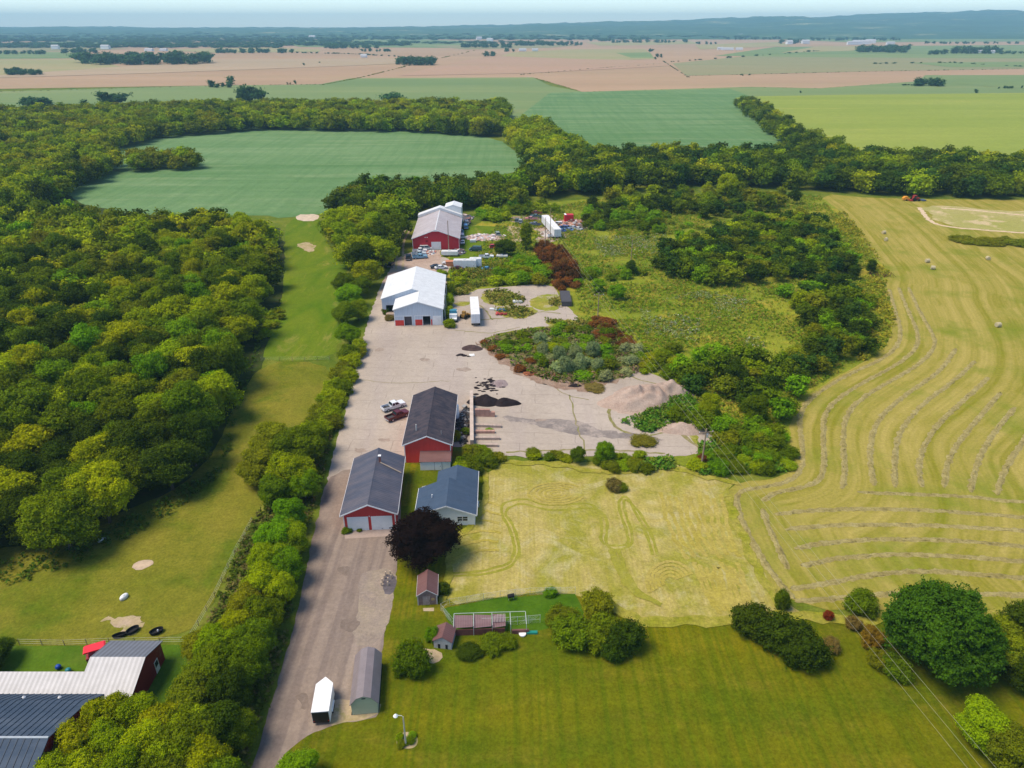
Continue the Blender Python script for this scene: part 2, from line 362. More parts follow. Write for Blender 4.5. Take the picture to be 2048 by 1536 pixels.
sheet('mown_strip', [(572,436),(640,426),(655,500),(700,520),(690,640),(680,700),(640,722),(520,722),(535,690),(565,600),(568,520)], .05, mg_strip, .6, 2)
sheet('meadow', [(528,724),(645,724),(670,760),(640,830),(560,960),(500,1040),(440,1180),(360,1290),(60,1292),(-400,1300),(-400,1120),(0,1110),(200,1040),(360,980),(440,890),(470,800)], .05, mg_meadow, .5, 1.5)
sheet('lawn', [(-500,1290),(60,1292),(372,1290),(380,1400),(-400,1500)], .054, m_ground('back_lawn', (.06, .13, .008), (.09, .16, .01), (.12, .17, .02), .08, .2), .1, 2, 0)
sheet('brush_field', [(880,600),(900,480),(1000,420),(1180,395),(1640,385),(1700,440),(1780,545),(1770,590),(1795,640),(1770,710),(1600,805),(1590,930),(1560,950),(1400,955),(1380,930),(1300,930),(1100,700)], .042, mg_brush, 1.2, 2)
# right-hand hay meadow
HAY_EDGE = [(1632,386),(1690,430),(1740,500),(1778,548),(1765,575),(1780,620),(1785,660),(1770,700),(1700,740),(1620,785),(1585,830),(1578,880),(1588,935),(1560,955),(1480,965),(1450,985),(1470,1040),(1510,1130),(1570,1215)]
hay = sheet('hay_meadow', HAY_EDGE + [(1900,1225),(2500,1235),(2700,700),(2600,398),(2048,400),(1760,398)], .05, mg_hay, .4, 2, 1, dist_to=HAY_EDGE, grid=3.)
sheet('tan_lawn', [(985,918),(1120,925),(1340,925),(1400,948),(1475,962),(1452,985),(1475,1050),(1520,1140),(1580,1225),(1700,1245),(1300,1262),(1160,1190),(1090,1184),(1000,1192),(885,1215),(870,1120),(880,1040),(960,1000),(955,940)], .056, mg_tan, .5, 1.2)
sheet('lawn', [(804,880),(860,895),(1000,915),(1000,930),(970,950),(965,1040),(905,1080),(900,1150),(885,1215),(1000,1192),(1090,1184),(1165,1190),(1300,1248),(1600,1235),(2048,1215),(2500,1210),(2700,1700),(400,1700),(520,1600),(570,1500),(625,1452),(700,1440),(757,1425),(763,1280),(792,1150),(800,1060)], .06, mg_lawn, .25, .8, 1)
# yard and driveway
sheet('concrete_yard', [(722,690),(742,625),(765,560),(790,538),(830,520),(880,512),(905,520),(890,560),(905,582),(1000,575),(1105,566),(1122,600),(1150,628),(1158,640),(1110,652),(1060,655),(975,672),(965,690),(1010,720),(1060,745),(1150,772),(1240,752),(1275,733),(1335,762),(1400,800),(1425,860),(1440,905),(1345,914),(1180,912),(1010,917),(940,893),(905,895),(806,895),(800,985),(650,985),(668,900),(700,790)], .064, mg_yard, .45, 1., 1)
sheet('driveway', [(650,960),(700,935),(806,935),(800,1060),(794,1150),(765,1280),(758,1425),(745,1437),(640,1455),(590,1490),(560,1520),(530,1700),(430,1700),(505,1536),(540,1420),(590,1250),(618,1110),(640,1020)], .068, mg_drive, .25, .8, 1)
sheet('gravel_verge', [(720,1140),(797,1140),(790,1190),(766,1290),(700,1290),(715,1200)], .072, m_ground('worn_verge', (.33,.27,.20), (.25,.20,.18), (.42,.34,.24), .3, .6), .5, .8)
sheet('dirt_patch', [(640,1400),(760,1405),(752,1432),(668,1450),(655,1440)], .073, mg_dirt, .5, .8)
sheet('concrete_apron', [(688,1063),(795,1058),(796,1072),(690,1078)], .072, m_plain('apron_concrete', (.36,.28,.24), .9), .05, 1, 0)
sheet('dirt_yard', [(760,575),(790,520),(815,505),(870,500),(885,500),(875,560),(830,560),(780,600)], .07, mg_gravel, .6, 1.5)
for p, wd in (([(792,540),(794,500),(799,475),(815,455)], .9), ([(806,540),(806,500),(808,480),(820,460)], .9)):
    ribbon('wheel_track', p, wd, .075, mg_dirt, .1)
sheet('dirt_patch', [(1030,432),(1085,425),(1120,440),(1160,450),(1180,462),(1120,480),(1070,490),(1080,460),(1040,450),(1010,440)], .07, mg_gravel, 1.5, 1.5)
sheet('dirt_patch', [(1010,455),(1030,450),(1055,475),(1035,490)], .072, mg_dirt, 1.5, 1.5)
ribbon('wheel_track', [(935,528),(970,512),(1010,500),(1030,480),(1040,455)], 2.2, .073, mg_dirt, .5)
# junkyard lawn, weedy islands in the yard
sheet('junkyard_grass', [(905,450),(960,452),(1040,455),(1060,500),(1080,560),(1000,565),(905,575),(895,540),(905,500)], .052, mg_strip, 1, 2)
mi = m_ground('weed_island', (.22,.26,.03), (.33,.29,.05), (.45,.40,.30), .1, .2, fine=(.6,1.3), t3=(.52,.65))
for p in ([(965,585),(1010,580),(1045,592),(1050,603),(1020,612),(985,612),(960,600)], [(905,575),(960,575),(950,583),(910,590)], [(1055,600),(1110,585),(1122,605),(1115,622),(1085,622),(1060,612)],
          [(985,615),(1060,612),(1080,625),(1045,640),(1000,632)], [(1090,640),(1160,640),(1180,650),(1120,660),(1095,655)], [(910,604),(940,602),(935,612),(908,612)],
          [(1360,850),(1380,880),(1420,905),(1400,880),(1385,855)]):
    sheet('weed_patch', p, .076, mi, .8, 1.)
sheet('bank', [(975,676),(1060,660),(1180,655),(1300,700),(1290,738),(1240,758),(1150,775),(1060,748),(1005,722),(962,692)], .078, m_ground('bank_soil', (.11,.15,.02), (.19,.17,.06), (.30,.22,.15), .15, .35, fine=(.5,1.5), t3=(.5,.6)), 1.2, 1.)
mcr = m_ground('crack_weeds_ground', (.20,.20,.05), (.30,.24,.15), (.14,.17,.02), .4, .9)
for p, wd in (([(1140,790),(1150,830),(1162,880),(1175,912)], .3), ([(1100,700+65),(1125,790),(1180,800)], .25), ([(1342,850),(1380,880),(1420,912)], .9), ([(1300,872),(1340,862),(1400,858)], .5), ([(1215,800),(1220,840),(1240,862),(1262,868)], .7),
    ([(905,660),(980,668),(1040,655)], .3), ([(720,760),(800,768),(900,762)], .15), ([(1010,905),(1120,900),(1250,902),(1330,908)], .5), ([(1250,745),(1275,760),(1330,772)], .4), ([(960,640),(1020,636),(1080,622),(1120,628)], .6), ([(905,602),(960,606),(985,640)], .5)):
    ribbon('crack_weeds', p, wd, .0815, mcr, .5)
for c, rx, ry in (((850,720),10,4),((760,700),8,3),((930,740),16,5),((800,840),9,3),((770,880),14,4),((1080,840),12,4),((840,790),7,2),((720,900),12,6),((700,1010),10,8),((690,1140),12,12),((700,1250),16,14),((610,1400),14,18)):
    sheet('oil_stain', [(c[0] + rx * math.cos(a), c[1] + ry * math.sin(a)) for a in np.linspace(0, 6.28, 9)[:-1]], .083, m_ground('oil_stained_concrete', (.36,.29,.235), (.29,.23,.19), None, .8, 1) if c[1] < 950 else m_ground('oil_stained_drive', (.225,.175,.145), (.185,.145,.12), None, .8, 1), .8, .6)
mtz = m_ground('blended_grass', (.24,.24,.02), (.34,.29,.06), (.17,.20,.01), .25, .6, fine=(.6,1.4))
ribbon('rough_edge', [(1165,1190),(1210,1215),(1300,1252),(1400,1244),(1500,1240),(1600,1234),(1700,1240),(1850,1232),(2060,1226)], 2.0, .168, mtz, .9)
ribbon('rough_edge', [(975,945),(968,1000),(955,1040),(905,1080),(897,1150),(888,1205)], 1.2, .168, mtz, .6)
ribbon('rough_edge', [(1000,924),(1120,930),(1220,950),(1340,934),(1400,952),(1480,968)], 1.4, .172, mtz, .7)
ribbon('rough_edge', [(1452,990),(1472,1050),(1515,1140),(1568,1215)], 1.6, .176, mtz, .8)
sheet('dirt_patch', [(948,682),(985,712),(1010,735),(1060,762),(1150,786),(1235,768),(1245,755),(1150,768),(1060,740),(1010,715),(975,690)], .086, m_ground('brown_yard_dirt', (.26,.17,.12), (.34,.25,.19), (.18,.12,.09), .4, .8, fine=(.5,1.5), fs=2.5), 1.4, .8)
# dark asphalt stain across the yard
sheet('asphalt_stain', [(1000,830),(1050,838),(1100,838),(1160,842),(1200,862),(1260,866),(1300,872),(1340,882),(1280,882),(1200,875),(1120,865),(1050,845),(1010,845)], .07, mg_rock, .7, .8)
sheet('dirt_patch', [(1215,800),(1240,775),(1300,768),(1360,768),(1385,790),(1330,830),(1240,832)], .074, mg_gravel, .5, 1)
sheet('dirt_patch', [(260,1132),(285,1120),(309,1123),(305,1130),(280,1143)], .09, m_plain('packed_clay', (.50,.38,.27), .95, 0, var=.2, scale=1), .25, .5)
sheet('dirt_patch', [(200,1240),(235,1236),(285,1240),(298,1255),(262,1272),(235,1275),(240,1258),(205,1248)], .09, mg_dirt, 1.1, .4)
sheet('dirt_patch', [(590,430),(640,428),(636,442),(596,443)], .09, m_plain('pale_clay', (.55,.44,.33), .95, 0, var=.2, scale=.5), .6, 1)
sheet('dirt_patch', [(594,486),(628,487),(632,503),(616,505),(602,497)], .09, mg_dirt, 1.5, 1)
sheet('dirt_patch', [(1835,418),(1860,425),(1870,445),(1960,462),(2200,470),(2200,415),(2048,425),(1930,415),(1870,410)], .08, m_ground('scraped_dirt', (.40,.34,.14), (.30,.30,.07), (.62,.46,.30), .03, .06, t3=(.5,.6)), 1.5, 3)
for p in ([(1838,415),(1852,435),(1872,450),(1930,458),(2100,470)], [(1880,416),(1940,420),(2100,436)]): ribbon('wheel_track', p, 2., .086, m_plain('track_clay', (.60,.46,.31), .95, 0), .8)
# pen floor, flower ring, doorstep
sheet('lawn', [(885,1218),(1000,1195),(1150,1188),(1170,1230),(1080,1262),(905,1262)], .074, m_ground('pen_grass', (.05,.12,.005), (.075,.15,.008), None, .2, .4), .15, .6, 0)
sheet('paving_slab', [(846,1217),(868,1216),(868,1223),(847,1223)], .08, m_plain('slab', (.42,.33,.22), .9), 0, 1, 0)
sheet('dirt_patch', [(836,1296),(880,1300),(884,1322),(862,1330),(850,1310)], .08, mg_dirt, .3, .5)
o = sheet('flower_bed', [(793 + 22 + 22 * math.cos(a), 1482 + 17 * math.sin(a)) for a in np.linspace(0, 6.28, 14)[:-1]], .085, mg_dirt, .1, .3, 1)
# vehicle tracks curving over the dry lawn
mtr = m_ground('track_grass', (.25,.245,.028), (.29,.27,.04), (.36,.32,.085), .2, .5)
for k in (-5, 5):
    ribbon('wheel_track', [(900 ,1150+k*.6),(960,1147+k*.6),(1015,1135+k),(1034+k,1115),(1032+k,1080),(1022+k,1050),(1005+k,1030),(1012+k,1008+k),(1050,1002+k),(1085,1015+k),(1130,1016+k),(1180,1010+k),(1205+k,1025),(1210+k,1060),(1205+k,1085),(1225,1098+k),(1258+k*.5,1092+k*.5),(1262+k,1070),(1245+k,1030),(1242+k,1000),(1255,996+k),(1275+k,1025),(1300+k,1070),(1310+k,1110)], .55, .0625 + (k > 0) * .004, mtr, .2)
mtr2 = m_ground('mowing_line_grass', (.37,.305,.055), (.42,.34,.09), (.33,.28,.045), .2, .5, fine=(.62,1.3))
for k in range(9):
    j = (k * 7) % 5 * 3; ribbon('mowing_line', [(1322+k*15,985+j),(1330+k*15,1030),(1348+k*14,1075),(1375+k*13,1118-j)], .75, .077 + k * .003, mtr2, .45)
    ribbon('mowing_line', [(1390+k*11,1125+j),(1400+k*11,1160),(1418+k*10,1200),(1440+k*9,1228-j)], .75, .077 + k * .003, mtr2, .45)
for k in range(5): ribbon('mowing_line', [(1112+(8+k*9)*math.cos(a)*1.3, 988+(8+k*9)*math.sin(a)*.5) for a in np.linspace(.3, 5.6, 12)], .5, .106 + k*.004, mtr2, .08)
for k in range(5): ribbon('mowing_line', [(1340+(16+k*9)*math.cos(a)*.9, 1165+(16+k*9)*math.sin(a)*.8) for a in np.linspace(2.6, 5.9, 10)], .6, .106 + k*.004, mtr2, .08)
for k in range(6): ribbon('mowing_line', [(905,1010+k*22),(960,1000+k*20),(1000,1012+k*18)], .6, .107 + k*.003, mtr2, .3)
for k in (-7, 0, 7): ribbon('wheel_track', [(1228+k,1100),(1238+k,1130),(1252+k,1160),(1275+k,1190),(1320,1210)], .8, .16 + k * .0006, mtr, .3)
# ---------------------------------------------------------------- foliage generators
def ico(sub=1):
    bm = bmesh.new(); bmesh.ops.create_icosphere(bm, subdivisions=sub, radius=1)
    v = np.array([p.co[:] for p in bm.verts]); f = np.array([[q.index for q in p.verts] for p in bm.faces]); bm.free(); return v, f
ICO1, ICO2 = ico(1), ico(2)
def crown_arrays(r, lobes, n, leaf, core=.8, up=.25, vary=.3, flat=.75, jit=.42, per=9, spr=1.45):
    """leaf clumps on the outside of overlapping lobes + rough inner masses. -> verts, loops, sizes, tint"""
    lobes = np.array(lobes, float); area = (lobes[:,3] * lobes[:,4] * lobes[:,5]) ** (2/3)
    # sprays of leaves: centres on the lobes, leaves gathered round each centre
    nc = max(20, int(n / per * 1.9)); lc = r.choice(len(lobes), size=nc, p=area / area.sum())
    dc = r.normal(size=(nc, 3)); dc[:,2] += .35; dc /= np.linalg.norm(dc, axis=1)[:,None]
    pc = lobes[lc,:3] + dc * lobes[lc,3:6] * (1 + jit * (r.random(nc) - .55))[:,None]
    kc = pc[:,2] > .02
    for k, L in enumerate(lobes):
        q = (((pc - L[:3]) / (L[3:6] * .88)) ** 2).sum(1); kc &= (q > 1) | (lc == k)
    ic = np.nonzero(kc)[0][:max(1, int(n / per))]; pc = pc[ic]; dc = dc[ic] / lobes[lc[ic],3:6]; lc = lc[ic]; vc = r.random(len(ic))
    w = np.repeat(np.arange(len(ic)), per); m = len(w); off = r.normal(size=(m, 3)) * leaf * spr; off[:,2] *= .6
    d = dc[w] / np.linalg.norm(dc[w], axis=1)[:,None] + off / (leaf * spr * 2.2); p = pc[w] + off; p[:,2] = np.maximum(p[:,2], .03); li = lc[w]; vw = vc[w]
    nrm = d / np.linalg.norm(d, axis=1)[:,None] + r.normal(size=(m, 3)) * .55; nrm[:,2] += up; nrm /= np.linalg.norm(nrm, axis=1)[:,None]
    a = np.cross(nrm, r.normal(size=(m, 3))); a /= np.linalg.norm(a, axis=1)[:,None]; b = np.cross(nrm, a)
    s = leaf * (.6 + .8 * r.random(m)); sa = (a * s[:,None]); sb = b * (s * flat)[:,None]; up_ = nrm * (s * .25)[:,None]
    V = np.stack([p - sa, p - sb * .9 + up_, p + sa, p + sb * .9 + up_], 1).reshape(-1, 3)
    lp = np.arange(m * 4).reshape(m, 4)
    lobv = r.random(len(lobes)); v = np.clip(lobv[li] * .45 + .35 * vw + .2 * r.random(m), 0, 1)
    br = .70 + .35 * r.random(m) + .30 * vw; t = np.stack([br * (1 + vary * (v * 1.0 - .3)), br * (1 + vary * .7 * v), br * (1 - .3 * v)], 1)
    # inner masses
    cv, cf = (ICO1 if core < 0 else ICO2); core = abs(core)
    Vc = []; Fc = []; o = len(V)
    for L in lobes:
        w = cv * (1 + .16 * (r.random((len(cv), 1)) - .5)); w = w * L[3:6] * core + L[:3]; w[:,2] = np.maximum(w[:,2], .05)
        Fc.append(cf + o); Vc.append(w); o += len(cv)
    Fc = np.concatenate(Fc)
    V = np.concatenate([V] + Vc); loops = np.concatenate([lp.ravel(), Fc.ravel()]); sizes = np.concatenate([np.full(m, 4), np.full(len(Fc), 3)])
    T = np.concatenate([t, np.tile([.85, .9, .8], (len(Fc), 1)) * (.8 + .4 * r.random((len(Fc), 1)))])
    return V, loops, sizes, T
def lobes_round(r, R_, h, z0, n=9, spread=.62, lr=(.24, .44), main=.6):
    """uneven crown: a small inner mass and many lobes of different size and height, some leaders above the rest"""
    cz = z0 + (h - z0) * .46; hz = (h - z0) / 2; n = int(n * 1.7)
    L = [(0, 0, cz, R_ * main, R_ * main, hz * .74)]
    for k in range(n):
        a = k * 2.4 + r.random() * .9; e = r.uniform(-.75, 1.0); q = math.sqrt(max(.02, 1 - e * e * .85)) * r.uniform(.8, 1.15); s = r.uniform(*lr) * R_
        L.append((R_ * (spread + .04) * q * math.cos(a), R_ * (spread + .04) * q * math.sin(a), cz + hz * .72 * e, s, s * r.uniform(.8, 1.2), s * r.uniform(.6, .95)))
    return L
def crown_mesh(name, seed, lobes, n, leaf, **k):
    V, l, s, T = crown_arrays(np.random.default_rng(seed), lobes, n, leaf, **k)
    return mesh_np(name, V, l, s, FOL, tint=T)
def trunk_mesh(name, h, r0, seed, limbs=5, reach=.3):
    q = random.Random(seed); mb = MB(); pts = [(0, 0, -.3)]
    for k in range(1, 5): pts.append((q.uniform(-.25, .25), q.uniform(-.25, .25), h * k / 4))
    mb.tube(pts, r0, 7, r1=r0 * .35)
    for k in range(limbs):
        a = k * 2.4; z = h * (.3 + .1 * k)
        mb.tube([(0, 0, z), (h * reach * .5 * math.cos(a), h * reach * .5 * math.sin(a), z + h * .18), (h * reach * math.cos(a), h * reach * math.sin(a), z + h * .3)], r0 * .4, 5, r1=r0 * .12)
    me = bpy.data.meshes.new(name); me.from_pydata(mb.v, [], mb.f); me.materials.append(BARK); return me
r_ = np.random.default_rng(11)
# tall crowns are 10 m wide, 12 m high at scale 1
TALL = [crown_mesh('crown', 20 + k, lobes_round(r_, 5, 12, 1.6, 10 + k % 3), 8000, .21, core=.72) for k in range(5)]
NEAR = [crown_mesh('crown', 40 + k, lobes_round(r_, 5, 12, 1.2, 16, .66, (.26, .42)), 19000, .155, core=.72, jit=.4) for k in range(3)]
SLIM = [crown_mesh('crown', 60 + k, lobes_round(r_, 3.2, 13, 1.2, 9, .5), 5500, .2, core=.7) for k in range(2)]
BUSH = [crown_mesh('foliage', 80 + k, lobes_round(r_, 2.5, 3.6, -.2, 8, .6, (.35, .52)), 1900, .18, jit=.55, core=.72) for k in range(4)]
BUSHN = [crown_mesh('foliage', 90 + k, lobes_round(r_, 2.5, 3.6, -.2, 11, .6, (.3, .45)), 6500, .12, jit=.55, core=.72) for k in range(2)]
LOW = [crown_arrays(np.random.default_rng(100 + k), lobes_round(r_, 5, 12, .6, 7), 900, .52, core=-.74) for k in range(4)]
LOWB = [crown_arrays(np.random.default_rng(110 + k), lobes_round(r_, 2.5, 3.6, -.2, 5), 300, .30, core=-.74) for k in range(2)]
TRUNK = [trunk_mesh('trunk', 9.5, .3, k) for k in range(3)]
DK, MD, YL, BR, OL, TL = (.058,.090,.006), (.135,.185,.006), (.315,.340,.005), (.170,.300,.007), (.200,.212,.010), (.052,.103,.014)
YG, RU, SV, BN = (.255,.320,.005), (.23,.085,.025), (.30,.34,.17), (.22,.16,.05)
TONE = {DK:'dark green', MD:'mid green', YL:'yellow green', BR:'bright green', OL:'olive', TL:'blue green', YG:'light green', RU:'rust red', SV:'silvery', BN:'dry brown'}
def vtone(c, k=.18):
    f = 1 + rnd.uniform(-k, k); return (c[0] * f * (1 + rnd.uniform(-.12, .1)), c[1] * f, c[2] * f, 1)
def tree(p, h, rad, tone, label, group=None, protos=None, kind='broadleaf_tree', cat='tree', z=0):
    me = rnd.choice(protos or TALL); base_h, base_r = (13, 3.2) if protos is SLIM else (12, 5)
    e = empty(kind, (p[0], p[1], z), rnd.uniform(0, 6.28), label, cat, group); e.scale = (rad / base_r, rad / base_r * rnd.uniform(.9, 1.1), h / base_h)
    c = link(bpy.data.objects.new('crown', me), e); c.color = vtone(tone)
    t = link(bpy.data.objects.new('trunk', rnd.choice(TRUNK)), e); return e
def bush(p, h, rad, tone, label, group=None, protos=None, name='bush', cat='bush'):
    o = link(bpy.data.objects.new(name, rnd.choice(protos or BUSH))); o.location = (p[0], p[1], 0)
    o.rotation_euler = (0, 0, rnd.uniform(0, 6.28)); o.scale = (rad / 2.5, rad / 2.5 * rnd.uniform(.85, 1.15), h / 3.6); o.color = vtone(tone)
    return tag(o, label, cat, group)
BQ = []
def qbush(x, y, h, r, t, lab, grp, protos): BQ.append((h * r / (x*x + y*y), x, y, h, r, t, lab, grp, protos))
def scatter(px, sp, world=None, seed=1, xmax=None):
    w = world or [(G(*q).x, G(*q).y) for q in px]; P_ = np.array([(q[0], q[1]) for q in w]); g = np.random.default_rng(seed)
    x0, y0 = P_.min(0); x1, y1 = P_.max(0); nx, ny = int((x1 - x0) / sp) + 1, int((y1 - y0) / sp / .87) + 1
    I, J = np.meshgrid(np.arange(nx), np.arange(ny)); X = x0 + (I + .5 * (J % 2) + .5) * sp + g.uniform(-.36, .36, I.shape) * sp; Y = y0 + (J + .5) * sp * .87 + g.uniform(-.36, .36, I.shape) * sp
    X, Y = X.ravel(), Y.ravel(); k = inside_np(P_, X, Y)
    # keep what the photo can show
    vis = np.abs(X) < (Y * .892 + 36) * .72 + 16
    return [(float(a), float(b)) for a, b in zip(X[k & vis], Y[k & vis])]
def pick(pal): return rnd.choices([c for c, _ in pal], [w for _, w in pal])[0]
WOODS = []      # (dist, region, x, y, h, r, tone)
def wood(px, sp, hr, rr, pal, where, seed, group):
    for x, y in scatter(px, sp, seed=seed):
        WOODS.append([math.hypot(x, y) / rnd.uniform(.95, 1.1), x, y, rnd.uniform(*hr), rnd.uniform(*rr), pick(pal if not (x < -40 and y < 175) or rnd.random() < .55 else [(DK, 2), (MD, 3), (BR, 1)]), where, group])
PAL_L = [(MD, 3), (DK, 2), (YL, 2.8), (YG, 3.2), (OL, 1.4), (BR, .8)]
PAL_F = [(YL, 2), (OL, 2), (MD, 3), (YG, 2.6), (DK, 1.2)]
PAL_C = [(DK, 3), (MD, 3), (TL, 2), (OL, 1), (YG, 1), (BR, 1)]
wood([(-60,470),(0,452),(150,450),(200,474),(400,470),(545,482),(545,560),(536,605),(505,650),(495,700),(458,800),(440,895),(430,940),(330,1005),(180,1085),(0,1150),(-80,1160)], 7.0, (9.5,14), (4.2,5.8), PAL_L, 'in the big wood left of the mown strip', 3, 'trees packed in the big wood left of the mown strip')
wood([(652,470),(700,445),(790,440),(800,470),(785,520),(752,560),(742,590),(705,590),(690,520)], 7.2, (10,14), (4.5,6), [(MD,3),(YL,2),(DK,2),(YG,2)], 'beside the dirt track left of the red barn', 4, 'tall trees beside the dirt track')
wood([(660,430),(700,395),(860,395),(1000,380),(1060,372),(1050,420),(960,418),(800,440),(700,445)], 7.6, (9,14), (4.2,6), PAL_C, 'in the dark wood behind the red barn', 5, 'trees in the dark wood behind the red barn')
wood([(-200,330),(0,318),(200,312),(330,276),(520,262),(840,266),(985,276),(1000,250),(1030,235),(1010,224),(500,224),(-200,246)], 9.5, (12,17), (5.5,7.5), PAL_F, 'in the far wood around the left bean field', 6, None)
wood([(-200,330),(-200,440),(0,440),(60,440),(180,372),(230,345),(240,338),(180,320)], 8.5, (12,16), (5,7), PAL_F, 'in the far wood around the left bean field', 7, None)
wood([(262,345),(398,340),(398,330),(262,330)], 8, (9,13), (4.5,6), [(OL,3),(MD,2),(YG,1)], 'in the short tree row inside the left bean field', 8, 'trees in the short row jutting into the left bean field')
wood([(1000,262),(1080,262),(1150,300),(1170,330),(1060,340),(1040,310)], 8.5, (11,15), (5,7), [(YL,3),(YG,3),(MD,2)], 'in the sunny tree belt between the two bean fields', 9, 'trees in the belt between the two bean fields')
wood([(1050,372),(1065,335),(1170,325),(1600,325),(2150,345),(2150,402),(1700,388),(1640,380),(1400,375),(1200,390),(1060,400)], 8.0, (10,15), (4.6,6.6), [(DK,3),(MD,3),(YL,1.2),(YG,1.5),(TL,2)], 'in the long tree belt behind the brush field', 10, 'trees in the long belt behind the brush field')
wood([(1470,215),(1500,215),(1620,290),(1690,318),(1690,340),(1600,320)], 8, (10,15), (4.6,6), [(YL,1),(MD,3),(DK,2)], 'in the hedge line between the bean field and the pasture', 12, 'trees in the hedge line along the pasture')
wood([(1290,545),(1340,500),(1440,470),(1560,440),(1640,450),(1700,520),(1730,548),(1640,560),(1560,572),(1400,575)], 6.2, (5,9), (2.8,4.2), [(MD,3),(DK,3),(BR,1.4),(OL,1.6),(YG,1.4),(TL,1.6)], 'in the thicket across the middle of the brush field', 13, 'trees in the thicket across the brush field')
wood([(1560,590),(1640,570),(1735,600),(1745,700),(1660,745),(1590,790),(1570,860),(1500,850),(1440,800),(1350,790),(1330,740),(1440,720),(1560,720),(1640,690),(1600,640)], 5.6, (4,7.5), (2.4,3.6), [(MD,4),(DK,2),(BR,1.6),(OL,1),(YG,1),(TL,1)], 'in the thicket between the brush field and the hay meadow', 14, 'trees in the thicket along the hay meadow')
wood([(1200,400),(1420,390),(1600,400),(1590,420),(1400,440),(1230,420)], 8.5, (5,9), (2.8,4.2), [(MD,3),(DK,2),(OL,2),(YG,1),(TL,1)], 'at the far side of the brush field', 15, 'trees at the far side of the brush field')
# hand-placed tree row between meadow and driveway (px of foot, height, radius, tone)
ROW = [(600,935,9,4.6,MD),(548,915,8,4.2,OL),(590,985,9,4.4,YG),(632,905,7,3.2,MD),(520,965,7.5,3.8,OL),(560,1015,7,3.4,MD),(612,1000,7,3,BR),
       (585,1060,7,2.9,BR),(560,1110,7.5,3.1,BR),(588,1110,7,2.6,YG),(545,1160,7.5,3,YG),(575,1165,7,2.6,BR),(530,1210,7.5,3.1,YG),(562,1215,7,2.5,YL),(500,1240,6.5,2.8,OL),(535,1265,7,2.8,MD),
       (480,1290,6.5,2.9,YL),(515,1320,7,2.9,MD),(450,1330,7,3.1,YG),(490,1370,7.5,3.1,MD),(430,1390,8,3.6,MD),(470,1430,8,3.2,DK),(405,1450,8,3.6,OL),(445,1500,8,3.6,DK),(395,1530,9,3.8,MD),(480,1490,6,2.6,MD),(415,1320,5.5,2.6,OL),
       ]
for x, y, h, r, t in [(205,1392,8.5,3.0,YL),(262,1402,8,2.8,YG),(150,1448,8.5,3.0,YL),(212,1450,8,2.8,YG),(105,1512,8.5,3.0,YG),(318,1412,8,3.0,YL),(275,1462,8,3,YL),(170,1510,8,3,YL),(340,1470,8,3.2,YG),(232,1515,8,3,YG),(300,1525,8,3.2,MD),(370,1430,8,3,YG),(395,1490,8,3.2,YL),(355,1530,7.5,3.2,OL),(420,1540,8,3.2,MD)]:
    tree(G(x, y, h), h, r, t, f"{TONE[t]} leafy tree crowding the barn roofs at the bottom left", 'trees crowding the barn roofs', protos=NEAR)
for i, (x, y, h, r, t) in enumerate(ROW):
    p = G(x, y)
    w = 'beside the barn roofs at the bottom left' if y > 1490 else ('in the thick row between the driveway and the grazed meadow' if y > 1040 else 'in the big clump between the meadow and the driveway')
    tree(p, h, r, t, f"{TONE[t]} leafy tree {w}", 'trees ' + w, protos=NEAR)
for (x, y, h, r, t) in [(700,615,8,4,BR),(690,650,7.5,3.8,MD),(718,640,6.5,3.2,YG),(700,690,6.5,3.6,BR),(722,592,7,3.4,MD),(690,590,8,3.6,MD)]:
    tree(G(x, y), h, r, t, f"{TONE[t]} leafy tree opposite the big white building across the driveway", 'trees opposite the big white building', protos=NEAR)
for i, (x, y) in enumerate(scatter([(672,735),(722,700),(716,745),(690,800),(668,870),(650,905),(610,905),(625,840),(660,780)], 3.6, seed=31)):
    t = pick([(YL,2),(OL,2),(MD,2),(YG,2)]); qbush(x, y, rnd.uniform(2.4,4), rnd.uniform(2.2,3), t, f"{TONE[t]} bush in the hedge beside the concrete yard", 'bushes in the hedge beside the yard', BUSHN)
# single trees the photo shows clearly
tree(G(1450,402), 15, 5.2, YL, 'tall yellow green tree standing out behind the brush field', protos=TALL)
tree(G(1052,500), 12, 3.2, MD, 'narrow upright green tree at the head of the dead rust red thicket', protos=SLIM, kind='slender_tree')
tree(G(1415,838), 6.5, 2.5, YG, 'light green tree beside the gravel mound under the power line', protos=NEAR)
tree(G(1010,512), 6.5, 4.5, DK, 'dark green round tree left of the narrow upright tree in the junkyard', protos=TALL)
tree(G(1232,600), 5.5, 3, BR, 'bright green round tree just beyond the crossarm pole', protos=TALL)
tree(G(1195,585), 5, 2.6, BR, 'smaller bright green tree at the end of the rust red thicket', protos=TALL)
tree(G(1155,925), 3.8, 1.5, MD, 'small green tree on the left at the lower edge of the yard', protos=NEAR)
tree(G(1208,925), 5.2, 1.9, BR, 'taller green tree growing at the lower edge of the yard', protos=NEAR)
tree(G(1625,690), 7, 2.7, OL, 'olive cone shaped tree at the right edge of the brush field', protos=SLIM, kind='slender_tree')
tree(G(1575,535), 9, 3, YG, 'pale green poplar like tree in the middle of the thicket', protos=SLIM, kind='slender_tree')
tree(G(885,560), 4, 2.4, YG, 'light green tree behind the big white building', protos=TALL)
for (x, y, h) in [(899,590,4.5),(897,612,4),(897,635,3.5),(900,654,2.6)]: bush(G(x,y), h, 1.9, YG, 'light green bush against the right wall of the big white building', 'bushes against the right wall of the white building', BUSHN)
